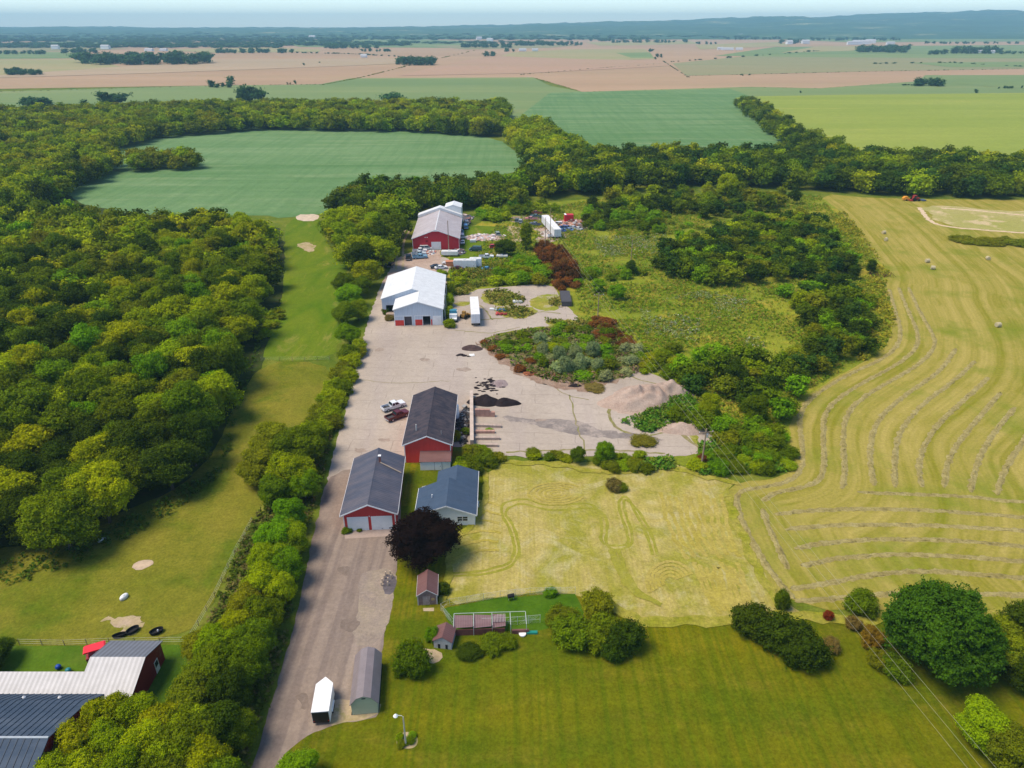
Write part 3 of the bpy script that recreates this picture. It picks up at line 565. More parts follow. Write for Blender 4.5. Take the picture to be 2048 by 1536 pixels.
# the copper maple, the great maple and their neighbours
tree(G(852,1117), 8.6, 5.0, (.018,.010,.010), 'dark purple leaved maple in front of the white house', protos=NEAR, kind='copper_maple')
e = None
def special(name, label, p, lobes, n, leaf, tone, seed, th=6, **k):
    e = empty(name, (p[0], p[1], 0), 0, label, 'tree')
    c = link(bpy.data.objects.new('crown', crown_mesh('crown', seed, lobes, n, leaf, **k)), e); c.color = c4(tone)
    link(bpy.data.objects.new('trunk', trunk_mesh('trunk', th, .38, seed)), e); return e
bl = lobes_round(np.random.default_rng(5), 7.0, 12.8, .3, 44, .70, (.13, .32), .66)
special('great_maple', 'largest dark green tree at the lower right beside the lawn', G(1862,1322), bl, 52000, .16, (.062,.135,.010), 501, 10, jit=.6, vary=.35, core=.66, per=18)
for (x, y, h, r, t, lab, pr) in [
    (1500,1262,4.6,3.0,DK,'dark bush at the left end of the clump on the lawn edge',BUSHN),(1560,1290,5.2,3.6,DK,'dark bush in the middle of the clump on the lawn edge',BUSHN),
    (1602,1318,4.8,3.4,DK,'dark bush at the right end of the clump on the lawn edge',BUSHN),(1562,1215,3.4,1.3,MD,'small round bush topping the dark clump on the lawn edge',BUSHN),
    (1660,1300,2.0,1.2,BN,'dry brown bush right of the dark clump on the lawn edge',BUSHN),(1655,1238,1.6,.7,(.28,.05,.015),'small orange red shrub beside the lower right windrow',BUSHN),
    (1705,1255,2.0,1.1,BN,'brown shrub left of the largest tree',BUSHN),(1742,1290,3.0,1.7,(.30,.17,.02),'orange tinged shrub at the foot of the largest tree',BUSHN),
    (1720,1222,3.4,2.2,MD,'green shrub at the upper left of the largest tree',BUSHN),(1790,1345,2.6,2.2,MD,'low green shrub under the largest tree',BUSHN),
    (1755,1330,2.4,1.6,OL,'low olive shrub under the largest tree',BUSHN),
    (1145,1280,3.8,3.0,MD,'green bush beside the fenced pen, nearest the kennel roof',BUSHN),(1125,1250,3.0,2.4,OL,'paler bush at the right corner of the fenced pen',BUSHN),(1200,1282,3.8,3.2,MD,'green bush in the middle of the clump beside the pen',BUSHN),
    (1248,1295,4.4,2.8,DK,'dark bush with pale twigs at the right end of the pen clump',BUSHN),(1195,1225,3.6,2.2,OL,'small bush behind the clump beside the pen',BUSHN),(1222,1312,3.0,1.8,DK,'low dark bush in front of the pen clump',BUSHN),
    (825,1340,4.2,2.4,MD,'green round shrub on the lawn near the sheds',BUSHN),(985,1295,1.8,2.0,MD,'bush growing against the rusty kennel roof',BUSHN),(1015,1290,1.5,1.3,MD,'small bush below the kennel roof',BUSHN),(940,1308,1.2,1.7,DK,'low dark bush below the small weathered hut',BUSHN),(866,1280,2.4,1.1,BR,'bright leafy sapling left of the rusty hut',BUSHN),
    (885,1185,1.6,1.1,DK,'dark low bush right of the rusty garden shed',BUSHN),
    (1228,978,2.2,1.5,BN,'reddish brown bush alone on the dry lawn',BUSHN),(1242,980,1.6,1.1,MD,'small green bush joined to the brown one on the dry lawn',BUSHN),
    (1100,1190,1.2,1.1,BR,'small green shrub on the top run of the pen fence',BUSHN),(1980,1480,0,0,YG,'',None)]:
    if pr: bush(G(x, y), h, r, t, lab, None, pr)
tree(G(1990,1415,6.8), 6.8, 3.1, YG, 'yellow tipped tree at the lower right corner', protos=NEAR)
tree(G(2045,1470,6.5), 6.5, 3.2, OL, 'olive tree cut by the lower right corner', protos=NEAR)
tree(G(1985,1330), 8, 3.6, OL, 'olive tree right of the largest tree', protos=NEAR)
tree(G(2058,1320), 12, 4.8, DK, 'dark tree at the right edge of the photo', protos=NEAR)
tree(G(2040,1370), 6, 3, DK, 'low dark tree at the right edge below the taller one', protos=NEAR)
tree(G(588,1515,5), 5, 2.6, BR, 'bright green tree top at the bottom edge beside the driveway', protos=NEAR)
tree(G(-10,1330), 4, 3, DK, 'dark tree at the left edge above the barn', protos=NEAR)
# bushes along the yard edges
for pl, sp, hr, rr, pal, lab, grp, sd in [
    ([(908,925),(935,900),(1000,915),(1008,925),(960,945),(915,960)], 2.2, (1.4,2.6), (1.2,1.9), [(MD,2),(YG,2),(OL,1)], 'bush between the blue roofed house and the yard', 'bushes between the house and the yard', 41),
    ([(1035,905),(1140,912),(1145,925),(1040,920)], 2.4, (1,2), (.9,1.5), [(YL,2),(OL,2),(MD,1)], 'bush at the lower yard edge left of the two small trees', 'bushes along the lower edge of the yard', 42),
    ([(1215,915),(1300,918),(1300,945),(1220,950),(1170,930)], 2.6, (1.2,2.2), (1.1,1.8), [(YG,2),(OL,2),(MD,1)], 'bush at the lower yard edge right of the two small trees', 'bushes along the lower edge of the yard', 43),
    ([(1385,925),(1430,910),(1470,905),(1575,905),(1570,945),(1480,945),(1400,948)], 3.2, (1.2,2.8), (1.4,2.4), [(BR,2),(MD,3),(YG,2)], 'bush around the tall pole at the right end of the yard', 'bushes around the tall utility pole', 44),
    ([(1330,830),(1400,830),(1445,845),(1500,870),(1570,880),(1570,915),(1470,910),(1440,880)], 3.4, (1.6,3.4), (1.6,2.6), [(BR,2),(MD,3),(OL,1)], 'bush in the tangle above the tall pole', 'bushes in the tangle above the tall utility pole', 45),
    ([(1110,660),(1200,650),(1290,700),(1330,740),(1240,760),(1150,765),(1080,735),(1040,700)], 4.4, (1.0,2.8), (1.4,2.4), [(MD,2),(BR,3),(SV,2.5),(YG,2),(OL,1)], 'bush on the overgrown bank above the yard', 'bushes on the overgrown bank above the yard', 46),
    ([(1000,685),(1050,675),(1060,700),(1010,705)], 3, (1,2), (1.4,2.2), [(MD,2),(BR,1)], 'low bush beside the brush piles', 'low bushes beside the brush piles', 47),
    ([(905,545),(935,545),(930,575),(905,590)], 3.4, (1.4,2.8), (1.6,2.4), [(MD,2),(YG,2)], 'bush between the white building and the campers', 'bushes between the white building and the campers', 48),
    ([(985,545),(1050,525),(1100,548),(1110,568),(1040,570),(985,572)], 4.6, (2.4,4.4), (2.2,3.4), [(BR,3),(YG,2),(OL,1)], 'leafy bush in the strip below the junkyard', 'leafy bushes in the strip below the junkyard', 49),
    ([(1275,720),(1350,700),(1370,760),(1330,760)], 3.4, (1.6,2.6), (1.6,2.4), [(MD,2),(YL,1)], 'bush above the right corner of the yard', 'bushes above the right corner of the yard', 50),
    ([(1180,410),(1300,410),(1330,470),(1250,455),(1170,470),(1160,440)], 6, (2,5), (2,3.4), [(BR,2),(MD,2),(DK,1)], 'bush right of the junkyard', 'bushes right of the junkyard', 51),
    ([(955,410),(1100,410),(1130,425),(1020,432),(1000,448),(960,445)], 6, (2,5), (2.4,3.6), [(BR,2),(MD,2),(YG,2)], 'bush beyond the junkyard', 'bushes beyond the junkyard', 52),
    ([(1140,540),(1290,540),(1290,560),(1150,575)], 6, (1.6,3.4), (2,3), [(DK,1),(MD,2),(BR,1)], 'bush beside the rust red thicket', 'bushes beside the rust red thicket', 53),
    ([(1480,840),(1560,850),(1575,900),(1500,890)], 3.6, (2,4), (1.8,2.8), [(MD,2),(BR,2),(YG,1)], 'bush at the bend of the hay meadow', 'bushes at the bend of the hay meadow', 54),
    ([(1190,420),(1540,420),(1560,445),(1340,490),(1200,480)], 11, (1,3), (1.6,2.8), [(BR,2),(MD,2),(DK,1)], 'scattered bush in the upper brush field', 'scattered bushes in the upper brush field', 55),
    ([(520,640),(560,600),(566,640),(545,670),(525,690),(505,700)], 3.4, (1,2), (1.4,2), [(OL,2),(YG,2)], 'low bush at the edge of the big wood by the mown strip', 'low bushes at the wood edge', 56)]:
    for x, y in scatter(pl, sp, seed=sd):
        t = pick(pal); qbush(x, y, rnd.uniform(*hr), rnd.uniform(*rr), t, f"{TONE[t]} {lab}", grp, BUSHN if sp < 3.4 else BUSH)
for i, (x, y) in enumerate([(1085,715),(1118,722),(1150,722),(1185,715),(1160,742),(1130,745),(1080,690),(1195,745)]):
    bush(G(x, y), rnd.uniform(3.6,5), 1.7, SV, 'pale silvery willow shrub on the bank above the yard', 'silvery shrubs on the bank above the yard', BUSHN, name='willow_shrub', cat='shrub')
# dead rust-red thickets sprayed under the power line
for pl, sp, hr, nm, sd in [([(1072,492),(1120,500),(1150,540),(1170,580),(1120,585),(1090,545),(1068,520)], 3.2, (2,4), 'in the long dead thicket under the twin poles', 61),
                       ([(1180,640),(1215,640),(1262,690),(1240,700),(1190,668)], 2.8, (1.2,2.4), 'under the crossarm pole', 62)]:
    for x, y in scatter(pl, sp, seed=sd):
        bush((x, y), rnd.uniform(*hr), rnd.uniform(1.2,2.3), rnd.choice([RU, RU, (.14,.055,.02), (.10,.045,.015), (.24,.10,.03)]), f'rust red dead bush {nm}', 'dead rust red bushes ' + nm, BUSH, name='dead_bush')
bush(G(1403,930), 2.4, 1.0, (.22,.07,.02), 'rusty brown creeper around the foot of the tall utility pole', None, BUSHN, name='creeper', cat='creeper')
bush(G(1040,742), 1.6, 1.7, RU, 'rust red brush pile nearest the front of the yard bank', None, BUSHN, name='brush_pile', cat='brush pile')
for (x, y, r, l) in [(985,700,1.6,'rust red brush pile beside the dark soil heap'),(1000,716,1.4,'second rust red brush pile below the low bushes'),(1062,725,1.5,'wide rust red brush pile against the silvery shrubs'),(968,688,1.2,'small brown brush pile at the top of the yard bank')]:
    bush(G(x, y), 1.1, r, RU, l, None, BUSH, name='brush_pile', cat='brush pile')
bush(G(1287,886), 1.2, 2.6, (.20,.16,.02), 'round orange green weed clump alone on the concrete', None, BUSHN, name='weed_clump', cat='weeds')
bush(G(1190,778), .9, 2.6, BN, 'brown weedy heap with a dark end on the yard edge', None, BUSHN, name='weed_clump', cat='weeds')
bush(G(780,640), 1.6, 1.7, BN, 'dry brown bush at the left corner of the white building', None, BUSHN); bush(G(772,628), 2.2, 1.2, MD, 'green bush at the left corner of the white building', None, BUSHN)
for x, y in scatter([(1890,478),(2060,482),(2100,492),(2060,496),(1910,488)], 4.5, seed=77): bush((x, y), 1.6, 3, OL, 'olive bush in the island at the right of the hay meadow', 'bushes in the weedy island in the hay meadow')
for k, (x, y) in enumerate([(1262,550),(1705,560),(1740,548)]): tree(G(x, y), 6, 2.2, DK, ['dark narrow tree at the left end of the middle thicket','dark tree above the bare branches by the hay meadow','darkest tree above the bare branches by the hay meadow'][k], protos=SLIM, kind='slender_tree')
b = G(1752,553); mb = MB()
for k in range(26): q = Vector((rnd.uniform(-7,7), rnd.uniform(-1.5,1.5), 0)); mb.tube([b + q, b + q + Vector((rnd.uniform(-1.5,1.5), rnd.uniform(-.5,.5), rnd.uniform(.6,1.8)))], .07, 4)
tag(mb.build('branch_pile', m_plain('dead_wood', (.16,.07,.04), .9)), 'long pile of bare reddish branches reaching into the hay meadow', 'branches')
# the trees of the woods: the 240 that show largest are single trees, the rest one mass
WOODS.sort(key=lambda w: w[0] / w[3])
NSOLO = 232
for w in WOODS[:NSOLO]:
    d, x, y, h, r, t, where, grp = w
    tree((x, y), h, r, t, f"{TONE[t]} leafy tree {where}", grp or 'trees ' + where, protos=(NEAR if d < 150 else TALL))
def mass(name, items, lows, base):
    VV, LL, SS, TT = [], [], [], []; o = 0
    for (x, y, h, r, t) in items:
        V, l, s, T = lows[rnd.randrange(len(lows))]; a = rnd.uniform(0, 6.28); ca, sa = math.cos(a), math.sin(a)
        sx = r / base[0]; q = np.empty_like(V); q[:,0] = (V[:,0] * ca - V[:,1] * sa) * sx + x; q[:,1] = (V[:,0] * sa + V[:,1] * ca) * sx + y; q[:,2] = V[:,2] * h / base[1]
        VV.append(q); LL.append(l + o); SS.append(s); TT.append(T * np.array(vtone(t)[:3])); o += len(V)
    me = mesh_np(name, np.concatenate(VV), np.concatenate(LL), np.concatenate(SS), FOL, tint=np.concatenate(TT))
    return tag(link(bpy.data.objects.new(name, me)), kind='stuff')
o = mass('woodland', [(w[1], w[2], w[3], w[4], w[5]) for w in WOODS[NSOLO:]], LOW, (5, 12))
tag(o, 'mass of leafy trees in the woods and tree belts beyond the yard', 'woodland')
BQ.sort(key=lambda b: -b[0]); NB = 235
for b in BQ[:NB]: bush((b[1], b[2]), b[3], b[4], b[5], b[6], b[7], b[8])
o = mass('scrub', [(b[1], b[2], b[3], b[4], b[5]) for b in BQ[NB:]], LOWB, (2.5, 3.6)); tag(o, 'mass of low scrub bushes in the brush field and beyond the junkyard', 'scrub')
print('bushes', len(BQ))
print('woods', len(WOODS))
# far groves, hedges and wooded slopes: one mass
FARI = []
def grove(x0, x1, y, wpx, hpx, n, tone=TL, sx=1.):
    for k in range(n):
        p = G(rnd.uniform(x0, x1), y - rnd.uniform(0, wpx)); D = p.y * .892 + 36; h = hpx * D / F_PX * 1.1 * rnd.uniform(.7, 1.05)
        FARI.append((p.x, p.y, h, h * rnd.uniform(.42, .62) * sx, tone))
FT = (.055,.120,.050)
for a in [(158,415,130,5,22,70),(15,85,151,3,13,22),(797,876,131,4,16,26),(430,592,107,2,9,40),(650,755,98,2,9,26),(720,780,104,1,6,12),(418,466,176,2,13,5),(454,466,171,1,17,1),(1080,1165,92,2,8,26),(1560,1616,88,2,9,14),
          (1716,1816,106,3,13,40),(1850,1892,110,2,9,10),(1898,2000,108,3,13,28),(2000,2060,109,2,7,10),(1832,1884,173,2,17,12),(1946,1960,187,1,10,1),(968,990,114,2,9,5),(1312,1324,116,1,8,2),(1297,1308,104,1,7,2),(0,90,109,2,8,20),
          (120,200,107,2,10,16),(60,80,215,2,22,3),(52,100,214,2,18,5),(165,182,213,1,17,1),(210,262,212,3,26,4),(480,520,205,3,30,4),(500,524,203,2,30,2),(780,805,212,2,28,2),(868,890,216,2,20,2),(1225,1380,86,1,7,24),(1390,1440,89,1,6,5),
          (1450,1560,80,2,6,22),(1600,1800,82,2,6,40),(1850,2048,88,1,5,30),(1024,1080,92,2,9,20),(920,1020,96,2,9,34),(1010,1030,104,1,7,4),(1180,1230,83,1,6,12),(560,600,168,0,4,3),(586,590,166,0,8,1),(1480,1500,152,1,4,3),(1368,1378,155,0,4,2),(1800,1830,172,1,4,5),(1990,2048,178,2,5,8),(1310,1312,120,1,7,1),(605,612,131,0,6,1),(636,642,126,0,4,1),(1600,1602,186,0,4,1)]:
    grove(*a, tone=FT)
def hedge(px, hpx, n, tone=FT):
    for k in range(n):
        u = rnd.random() * (len(px) - 1); i = int(u); f = u - i; p = G(px[i][0] + (px[i+1][0] - px[i][0]) * f, px[i][1] + (px[i+1][1] - px[i][1]) * f)
        h = hpx * (p.y * .892 + 36) / F_PX * rnd.uniform(.5, 1.3); FARI.append((p.x, p.y, h, h * 1.1, tone))
hedge([(640,171),(720,156),(825,130),(980,94)], 1.6, 160, OL); hedge([(0,184),(440,172),(640,169)], 1.2, 120, (.12,.10,.04)); hedge([(1325,122),(1372,152)], 1.4, 40); hedge([(1070,156),(1165,184)], 1, 40, OL)
hedge([(1165,184),(1500,175),(1640,177),(1835,163)], 1.0, 90, OL); hedge([(1330,125),(1500,113),(1640,102)], 3., 26); hedge([(590,106),(700,108),(800,114)], 2.5, 50); hedge([(1745,128),(1900,126),(2048,134)], 3, 24); hedge([(1040,150),(1180,138),(1320,128)], 1.4, 60); hedge([(1372,152),(1750,143),(2048,138)], 1.2, 80)
# wooded back band left and centre (y 58..95) and specks on the hills
for y, x0, x1, n, h in [(96,-60,560,90,6),(92,-60,820,130,6.5),(88,150,1100,110,5),(84,-60,700,120,6),(80,-60,1300,150,5),(76,-60,1500,170,5),(72,-60,2100,190,5),(69,-60,2100,200,5),(66,-60,2100,190,4),(63,-60,1000,110,4)]:
    for k in range(n): grove(x0 + (x1 - x0) * k / n, x0 + (x1 - x0) * (k + 1.6) / n, y + rnd.uniform(-1, 1), 2, h, 1, FT, 3.2)
o = mass('far_woodland', FARI, [crown_arrays(np.random.default_rng(130 + k), lobes_round(r_, 5, 12, -.5, 5), 170, .85, core=-.85) for k in range(4)], (5, 12))
tag(o, 'hazy groves, hedges and wooded slopes among the far fields', 'woodland')
# ---------------------------------------------------------------- hills on the horizon, far farms
def hill_sheet():
    prof = [(-400,58),(0,57),(120,54),(230,53),(330,55),(500,55),(700,55),(850,53),(1024,51),(1159,47),(1299,44),(1380,42),(1439,39),(1524,37),(1560,39),(1640,37),(1774,31),(1800,32),(1924,27),(1970,29),(2048,30),(2500,28)]
    X = np.linspace(-11500, 11500, 520); Yv = np.linspace(4300, 12500, 60); V = []; g = np.random.default_rng(9)
    ph = g.uniform(0, 6.28, 12)
    for j, y in enumerate(Yv):
        u = min(1, max(0, (y - 4800) / (10800 - 4800))); s = u * u * (3 - 2 * u)
        if y > 11000: s *= max(0, 1 - (y - 11000) / 1500)
        for x in X:
            px = 1024 + F_PX * x / (y * .892 + 36); pxr = 1024 + F_PX * x / (11000 * .892)
            ry = np.interp(pxr, [p[0] for p in prof], [p[1] for p in prof]); H = 80 + (50 - ry) / F_PX * 11000 * .797 * 1.15
            nz = mnoise.fractal(Vector((x / 900, y / 700, 0)), .8, 2., 5)
            V.append((x, y, s * H * (1 + .05 * nz) + u * (1 - s * .8) * (nz + .25) * 70 * (1 if pxr > 900 else .5) + (-6 if u == 0 else 0) + u * 12 * mnoise.fractal(Vector((x / 160, y / 200, 4)), .8, 2., 3)))
    n = len(X); F = [(j * n + i, j * n + i + 1, (j + 1) * n + i + 1, (j + 1) * n + i) for j in range(len(Yv) - 1) for i in range(n - 1)]
    m = m_ground('wooded_hills', (.04,.10,.045), (.07,.13,.055), (.38,.38,.20), .004, .0022, k3=.8, fine=(.5,1.5), fs=.012, t3=(.60,.64), bump=0, stretch=(.5,1.6,1))
    tag(link(bpy.data.objects.new('hills', mesh_np('hills', V, np.array(F), [4] * len(F), m, smooth=True))), kind='structure')
hill_sheet()
fw, fr = m_plain('farm_white', (.8,.8,.8), .7), m_plain('farm_grey_roof', (.45,.45,.46), .6)
def farmhouse(px, py, wm, dm, hm, label):
    p = G(px, py); e = empty('farm_building', (p.x, p.y, 1.3), rnd.uniform(-.3, .3), label, 'building', 'distant farm buildings')
    MB().box(-wm/2, wm/2, -dm/2, dm/2, 0, hm).build('wall', fw, e)
    MB().prism([(-dm/2-.5, hm), (dm/2+.5, hm), (0, hm + dm*.3)], 'x', -wm/2-.5, wm/2+.5).build('roof', fr, e)
for px, py, w, l in [(299,103,30,'white farm building behind the long dark grove'),(328,103,24,'second white farm building behind the long dark grove'),(728,116,16,'small white farmhouse alone by the ripe field'),
    (1455,101,40,'dark roofed farm building among trees on the right plain'),(1478,101,24,'white shed beside the dark roofed farm on the right plain'),(1440,100,20,'white gable left of the dark roofed farm'),
    (1722,89,60,'long white barn in the large far farm'),(1740,87,34,'tall white barn in the large far farm'),(1708,90,50,'low white barn left end of the large far farm'),(1960,107,80,'long pale shed between the right groves'),
    (1610,88,26,'small white house right of the far grove'),(1578,89,20,'small white house left of the far grove'),(1480,73,30,'white farm at the foot of the hills'),(1780,91,26,'white house right of the large far farm'),
    (212,99,26,'white farmstead on the far left plain'),(112,99,20,'pale house on the far left plain'),(1045,103,24,'white house near the centre plain'),(1070,103,20,'second white house near the centre plain'),
    (625,77,34,'pale house in the distant wooded band'),(980,84,24,'pale house in the distant village'),(958,80,24,'upper pale house in the distant village'),(1430,65,30,'white dot of a house on the far hill'),(1600,72,30,'white row house below the hills')]:
    d = G(px, py).y / F_PX; farmhouse(px, py, w if d < 2 else w * 1.3, 12 if d < 2.5 else 22, 5 if d < 2 else 11, l)
# ---------------------------------------------------------------- buildings
RED = m_siding('red_siding', (.52,.045,.045)); RED2 = m_siding('bright_red_siding', (.66,.06,.045))
WHITE = m_plain('white_paint', (.78,.80,.82), .6, .3, var=.05); TRIM = m_plain('white_trim', (.80,.80,.80), .6)
DOORW = m_plain('white_door', (.74,.78,.80), .5, var=.06); GLASS = m_plain('window_glass', (.02,.03,.04), .08, .6, var=.05)
DARK = m_plain('dark_interior', (.015,.015,.018), .9, var=.05); SHADEW = m_siding('shade_tinted_white_siding', (.54,.61,.70), .5)  # white hall walls: blue grey of their shade is put into the siding colour
RSHIN = m_roof('dark_metal_roof', (.062,.068,.098), (.15,.128,.14), .6, 0, .5, .14, smix=.75, streak=(.55,.12))
RSHING = m_roof('dark_shingle_roof', (.036,.036,.052), (.10,.078,.085), 9, 0, .9, .10, .2, smix=.8, streak=(.9,.5))
RSLATE = m_roof('slate_shingle_roof', (.050,.082,.135), (.075,.105,.155), 8, 0, .9, .10, .2, smix=.5)
RWHITE = m_roof('white_metal_roof', (.74,.75,.75), (.68,.68,.68), .35, 0, .45, .06, smix=.4)
RRUST = m_roof('faded_barn_roof', (.42,.37,.38), (.50,.46,.47), .35, 0, .6, .10, smix=.8, streak=(.3,.15))
RBROWN = m_roof('rusty_roof', (.15,.065,.06), (.21,.11,.10), .9, 0, .6, .12, smix=.7)
def building(name, label, org, ang, Wd, L, eave, ridge, wall, roof, ov=.35, trim=TRIM, rx=None, front_holes=(), roof_hi=None, cat='building', fascia=.22, walls_split=None, group=None):
    """gabled shell: x along the front, y away; front wall with real openings. returns the root"""
    e = empty(name, (org[0], org[1], 0), ang, label, cat, group); rx = Wd / 2 if rx is None else rx; t = .14
    top = lambda x: eave + (ridge - eave) * (x / rx if x < rx else (Wd - x) / (Wd - rx)) - .03
    mb = MB(); mb.box(0, t, t, L - t, 0, eave - .05); mb.box(Wd - t, Wd, t, L - t, 0, eave - .05)
    mb.prism([(0,0),(Wd,0),(Wd,top(Wd)),(rx,top(rx)),(0,top(0))], 'y', L - t, L)
    xs = sorted({0., Wd, rx} | {h[0] for h in front_holes} | {h[1] for h in front_holes})
    for a, b in zip(xs, xs[1:]):
        hs = [h for h in front_holes if h[0] < (a + b) / 2 < h[1]]; z = 0
        if hs:
            z = hs[0][3]
            if hs[0][2] > 0: mb.box(a, b, 0, t, 0, hs[0][2])
        mb.prism([(a, z), (b, z), (b, top(b)), (a, top(a))], 'y', 0, t)
    mb.build('wall', wall, e)
    th = .12
    for s in (0, 1):
        x0, x1 = (-ov, rx) if s == 0 else (rx, Wd + ov)
        sl = (ridge - eave) / rx if s == 0 else -(ridge - eave) / (Wd - rx)
        z0, z1 = (eave - sl * ov, ridge) if s == 0 else (ridge, eave + sl * ov)
        r = MB(); r.prism([(x0, z0), (x1, z1), (x1, z1 + th), (x0, z0 + th)], 'y', -ov, L + ov)
        r.build('roof', roof, e)
    c = MB(); c.prism([(rx - .22, ridge + th - .02 - .22 * abs((ridge-eave)/rx) * .8), (rx, ridge + th + .05), (rx + .22, ridge + th - .02 - .22 * abs((ridge-eave)/rx) * .8), (rx, ridge + th - .1)], 'y', -ov - .01, L + ov + .01)
    c.build('ridge_cap', roof_hi or roof, e)
    if trim:
        m = MB()
        for (xa, za, xb, zb) in ((-ov, eave - (ridge-eave)/rx*ov, rx, ridge), (rx, ridge, Wd + ov, eave - (ridge-eave)/(Wd-rx)*ov)):
            m.prism([(xa, za - fascia + th), (xb, zb - fascia + th), (xb, zb + th + .02), (xa, za + th + .02)], 'y', -ov - .06, -ov - .005)
        for x in (-ov - .05, Wd + ov + .005): m.box(x, x + .045, -ov, L + ov, eave - (ridge-eave)/rx*ov - .1, eave - (ridge-eave)/rx*ov + th)
        m.build('fascia', trim, e)
        MB().box(-.03, .14, -.03, -.003, 0, eave - .1).build('corner_board', trim, e); MB().box(Wd - .14, Wd + .03, -.03, -.003, 0, eave - .1).build('corner_board', trim, e)
    return e
def panel(parent, name, x0, x1, z0, z1, mat, y=-.04, ribs=0, frame=None, th=.04):
    o = MB().box(x0, x1, y, y + th, z0, z1)
    for k in range(1, ribs):
        z = z0 + (z1 - z0) * k / ribs; o.box(x0 + .03, x1 - .03, y - .012, y - .002, z - .03, z + .03)
    o = o.build(name, mat, parent)
    if frame:
        f = MB(); w = .09
        f.box(x0 - w, x0, y - .02, y + th, z0, z1 + w); f.box(x1, x1 + w, y - .02, y + th, z0, z1 + w); f.box(x0, x1, y - .02, y + th, z1, z1 + w); f.build('frame', frame, o)
    return o
P0, P1 = G(690,1062), G(793,1058)
def frame2(p0, p1): d = p1 - p0; return p0, math.atan2(d.y, d.x), math.hypot(d.x, d.y)
# 1 the two-door garage
o, a, w = frame2(P0, P1)
g = building('garage', 'red two door garage with weathered dark metal roof beside the driveway', o, a, w, 17.6, 3.75, 5.75, RED, RSHIN, .5)
dw = (w - 1.7) / 2
for k in (0, 1):
    x = .6 + k * (dw + .5); d = panel(g, 'garage_door', x, x + dw, .02, 3.0, DOORW, -.05, 5)
    MB().box(x + dw/2 - .12, x + dw/2 + .12, -.1, -.07, .3, .36).build('handle', DARK, d)
MB().box(w/2 - .07, w/2 + .07, -.12, -.03, 2.95, 3.15).build('door_lamp', TRIM, g)
c = MB().box(w/2 + .5, w/2 + .9, 13.3, 13.7, 5.0, 6.9).build('chimney', m_plain('chimney_brick', (.25,.10,.08), .9), g); MB().box(w/2 + .42, w/2 + .98, 13.22, 13.78, 6.9, 7.02).build('chimney_cap', TRIM, c)
MB().hexa([(w/2+.8,13.0,5.63),(w+.2,11.9,3.86),(w+.2,12.2,3.86),(w/2+.8,13.35,5.63),(w/2+.8,13.0,5.7),(w+.2,11.9,3.93),(w+.2,12.2,3.93),(w/2+.8,13.35,5.7)]).build('roof_patch', m_plain('tan_patch', (.35,.28,.22), .8), g)
MB().box(w + .003, w + .04, 5, 6.6, 0, 2.3).build('side_door', DOORW, g)
for p in ((695,1062,.9),(720,1060,.5)): bush(G(*p[:2]) - Vector((0,.3,0)), p[2], p[2], MD, 'weed growing at the left corner of the garage doors', 'weeds at the garage doors', BUSHN, name='weed', cat='weeds')
# 2 the dark shingle store with the white lean-to
o, a, w = frame2(G(811,926), G(903,925))
b = building('red_store', 'bright red building with dark shingle roof behind the garage', o, a, w, 21., 4.5, 6.5, RED2, RSHING, .4)
MB().tube([(2.2, 3.6, 5), (2.2, 3.6, 7.0)], .12, 8).build('vent_pipe', m_plain('pipe_grey', (.5,.5,.48), .5), b); MB().tube([(7.4, 2.2, 5), (7.4, 2.2, 6.3)], .07, 8).build('vent_pipe', m_plain('pipe_grey2', (.3,.3,.3), .5), b)
p0, p1 = G(841,941), G(901,940); o, a2, w2 = frame2(p0, p1); e = empty('lean_to_shed', (o.x, o.y, 0), a2, 'low white lean-to shed with brown roof against the bright red wall', 'shed')
MB().prism([(0,0),(2.7,0),(2.7,2.85),(0,2.1)], 'x', 0, w2).build('wall', WHITE, e)
MB().prism([(-.2,2.06),(2.68,2.87),(2.68,2.95),(-.2,2.14)], 'x', -.15, w2 + .15).build('roof', RBROWN, e)
d = panel(e, 'door', 2.9, 4.3, .05, 1.95, WHITE, -.045, 0, m_plain('door_seam', (.4,.4,.42), .8)); MB().box(4.0, 4.06, -.08, -.05, .9, 1.1).build('handle', DARK, d)
# 3 white house, blue-grey shingles
o = G(952,1050); a = R(1.0); e = empty('house', (-17.0, o.y - .25, 0), a, 'white house with blue grey shingle roof beside the purple maple', 'house')
def roofpoly(e, name, pts, mat, th=.14):
    m = MB(); b = [Vector(p) for p in pts]; n = len(b); i = len(m.v); m.v += [tuple(q) for q in b] + [tuple(q + Vector((0,0,th))) for q in b]
    m.f.append(list(range(i, i+n))[::-1]); m.f.append(list(range(i+n, i+2*n))); m.m += [0, 0]
    for k in range(n): j = (k+1) % n; m.f.append([i+k, i+j, i+n+j, i+n+k]); m.m.append(0)
    return m.build(name, mat, e)
HW, HL, HL2 = 10.4, 8.3, 13.2; HR = 5.4
m = MB(); m.prism([(.2,0),(HW,0),(HW,2.55),(HR,4.35),(.2,2.5)], 'y', 0, .15); m.box(.2,.35,.15,HL,0,2.5); m.box(HW-.15,HW,.15,HL2,0,2.5)
m.prism([(.2,0),(6.2,0),(6.2,4.2),(HR,4.35),(.2,2.5)], 'y', HL, HL+.15); m.box(3.2,3.35,HL+.15,HL2,0,2.6); m.prism([(3.2,0),(HW,0),(HW,2.55),(6.6,3.9),(3.2,2.6)], 'y', HL2, HL2+.15); m.build('wall', WHITE, e)
roofpoly(e, 'roof', [(-.3,-.4,2.38),(HR,-.4,4.45),(HR,HL+.2,4.45),(-.3,HL-.3,2.38)], RSLATE)
roofpoly(e, 'roof', [(HR,-.4,4.45),(HW+.35,-.4,2.42),(HW+.35,HL2+.3,2.42),(6.7,HL2+.3,3.92),(6.7,HL+.1,3.92),(HR,HL+.2,4.45)], RSLATE)
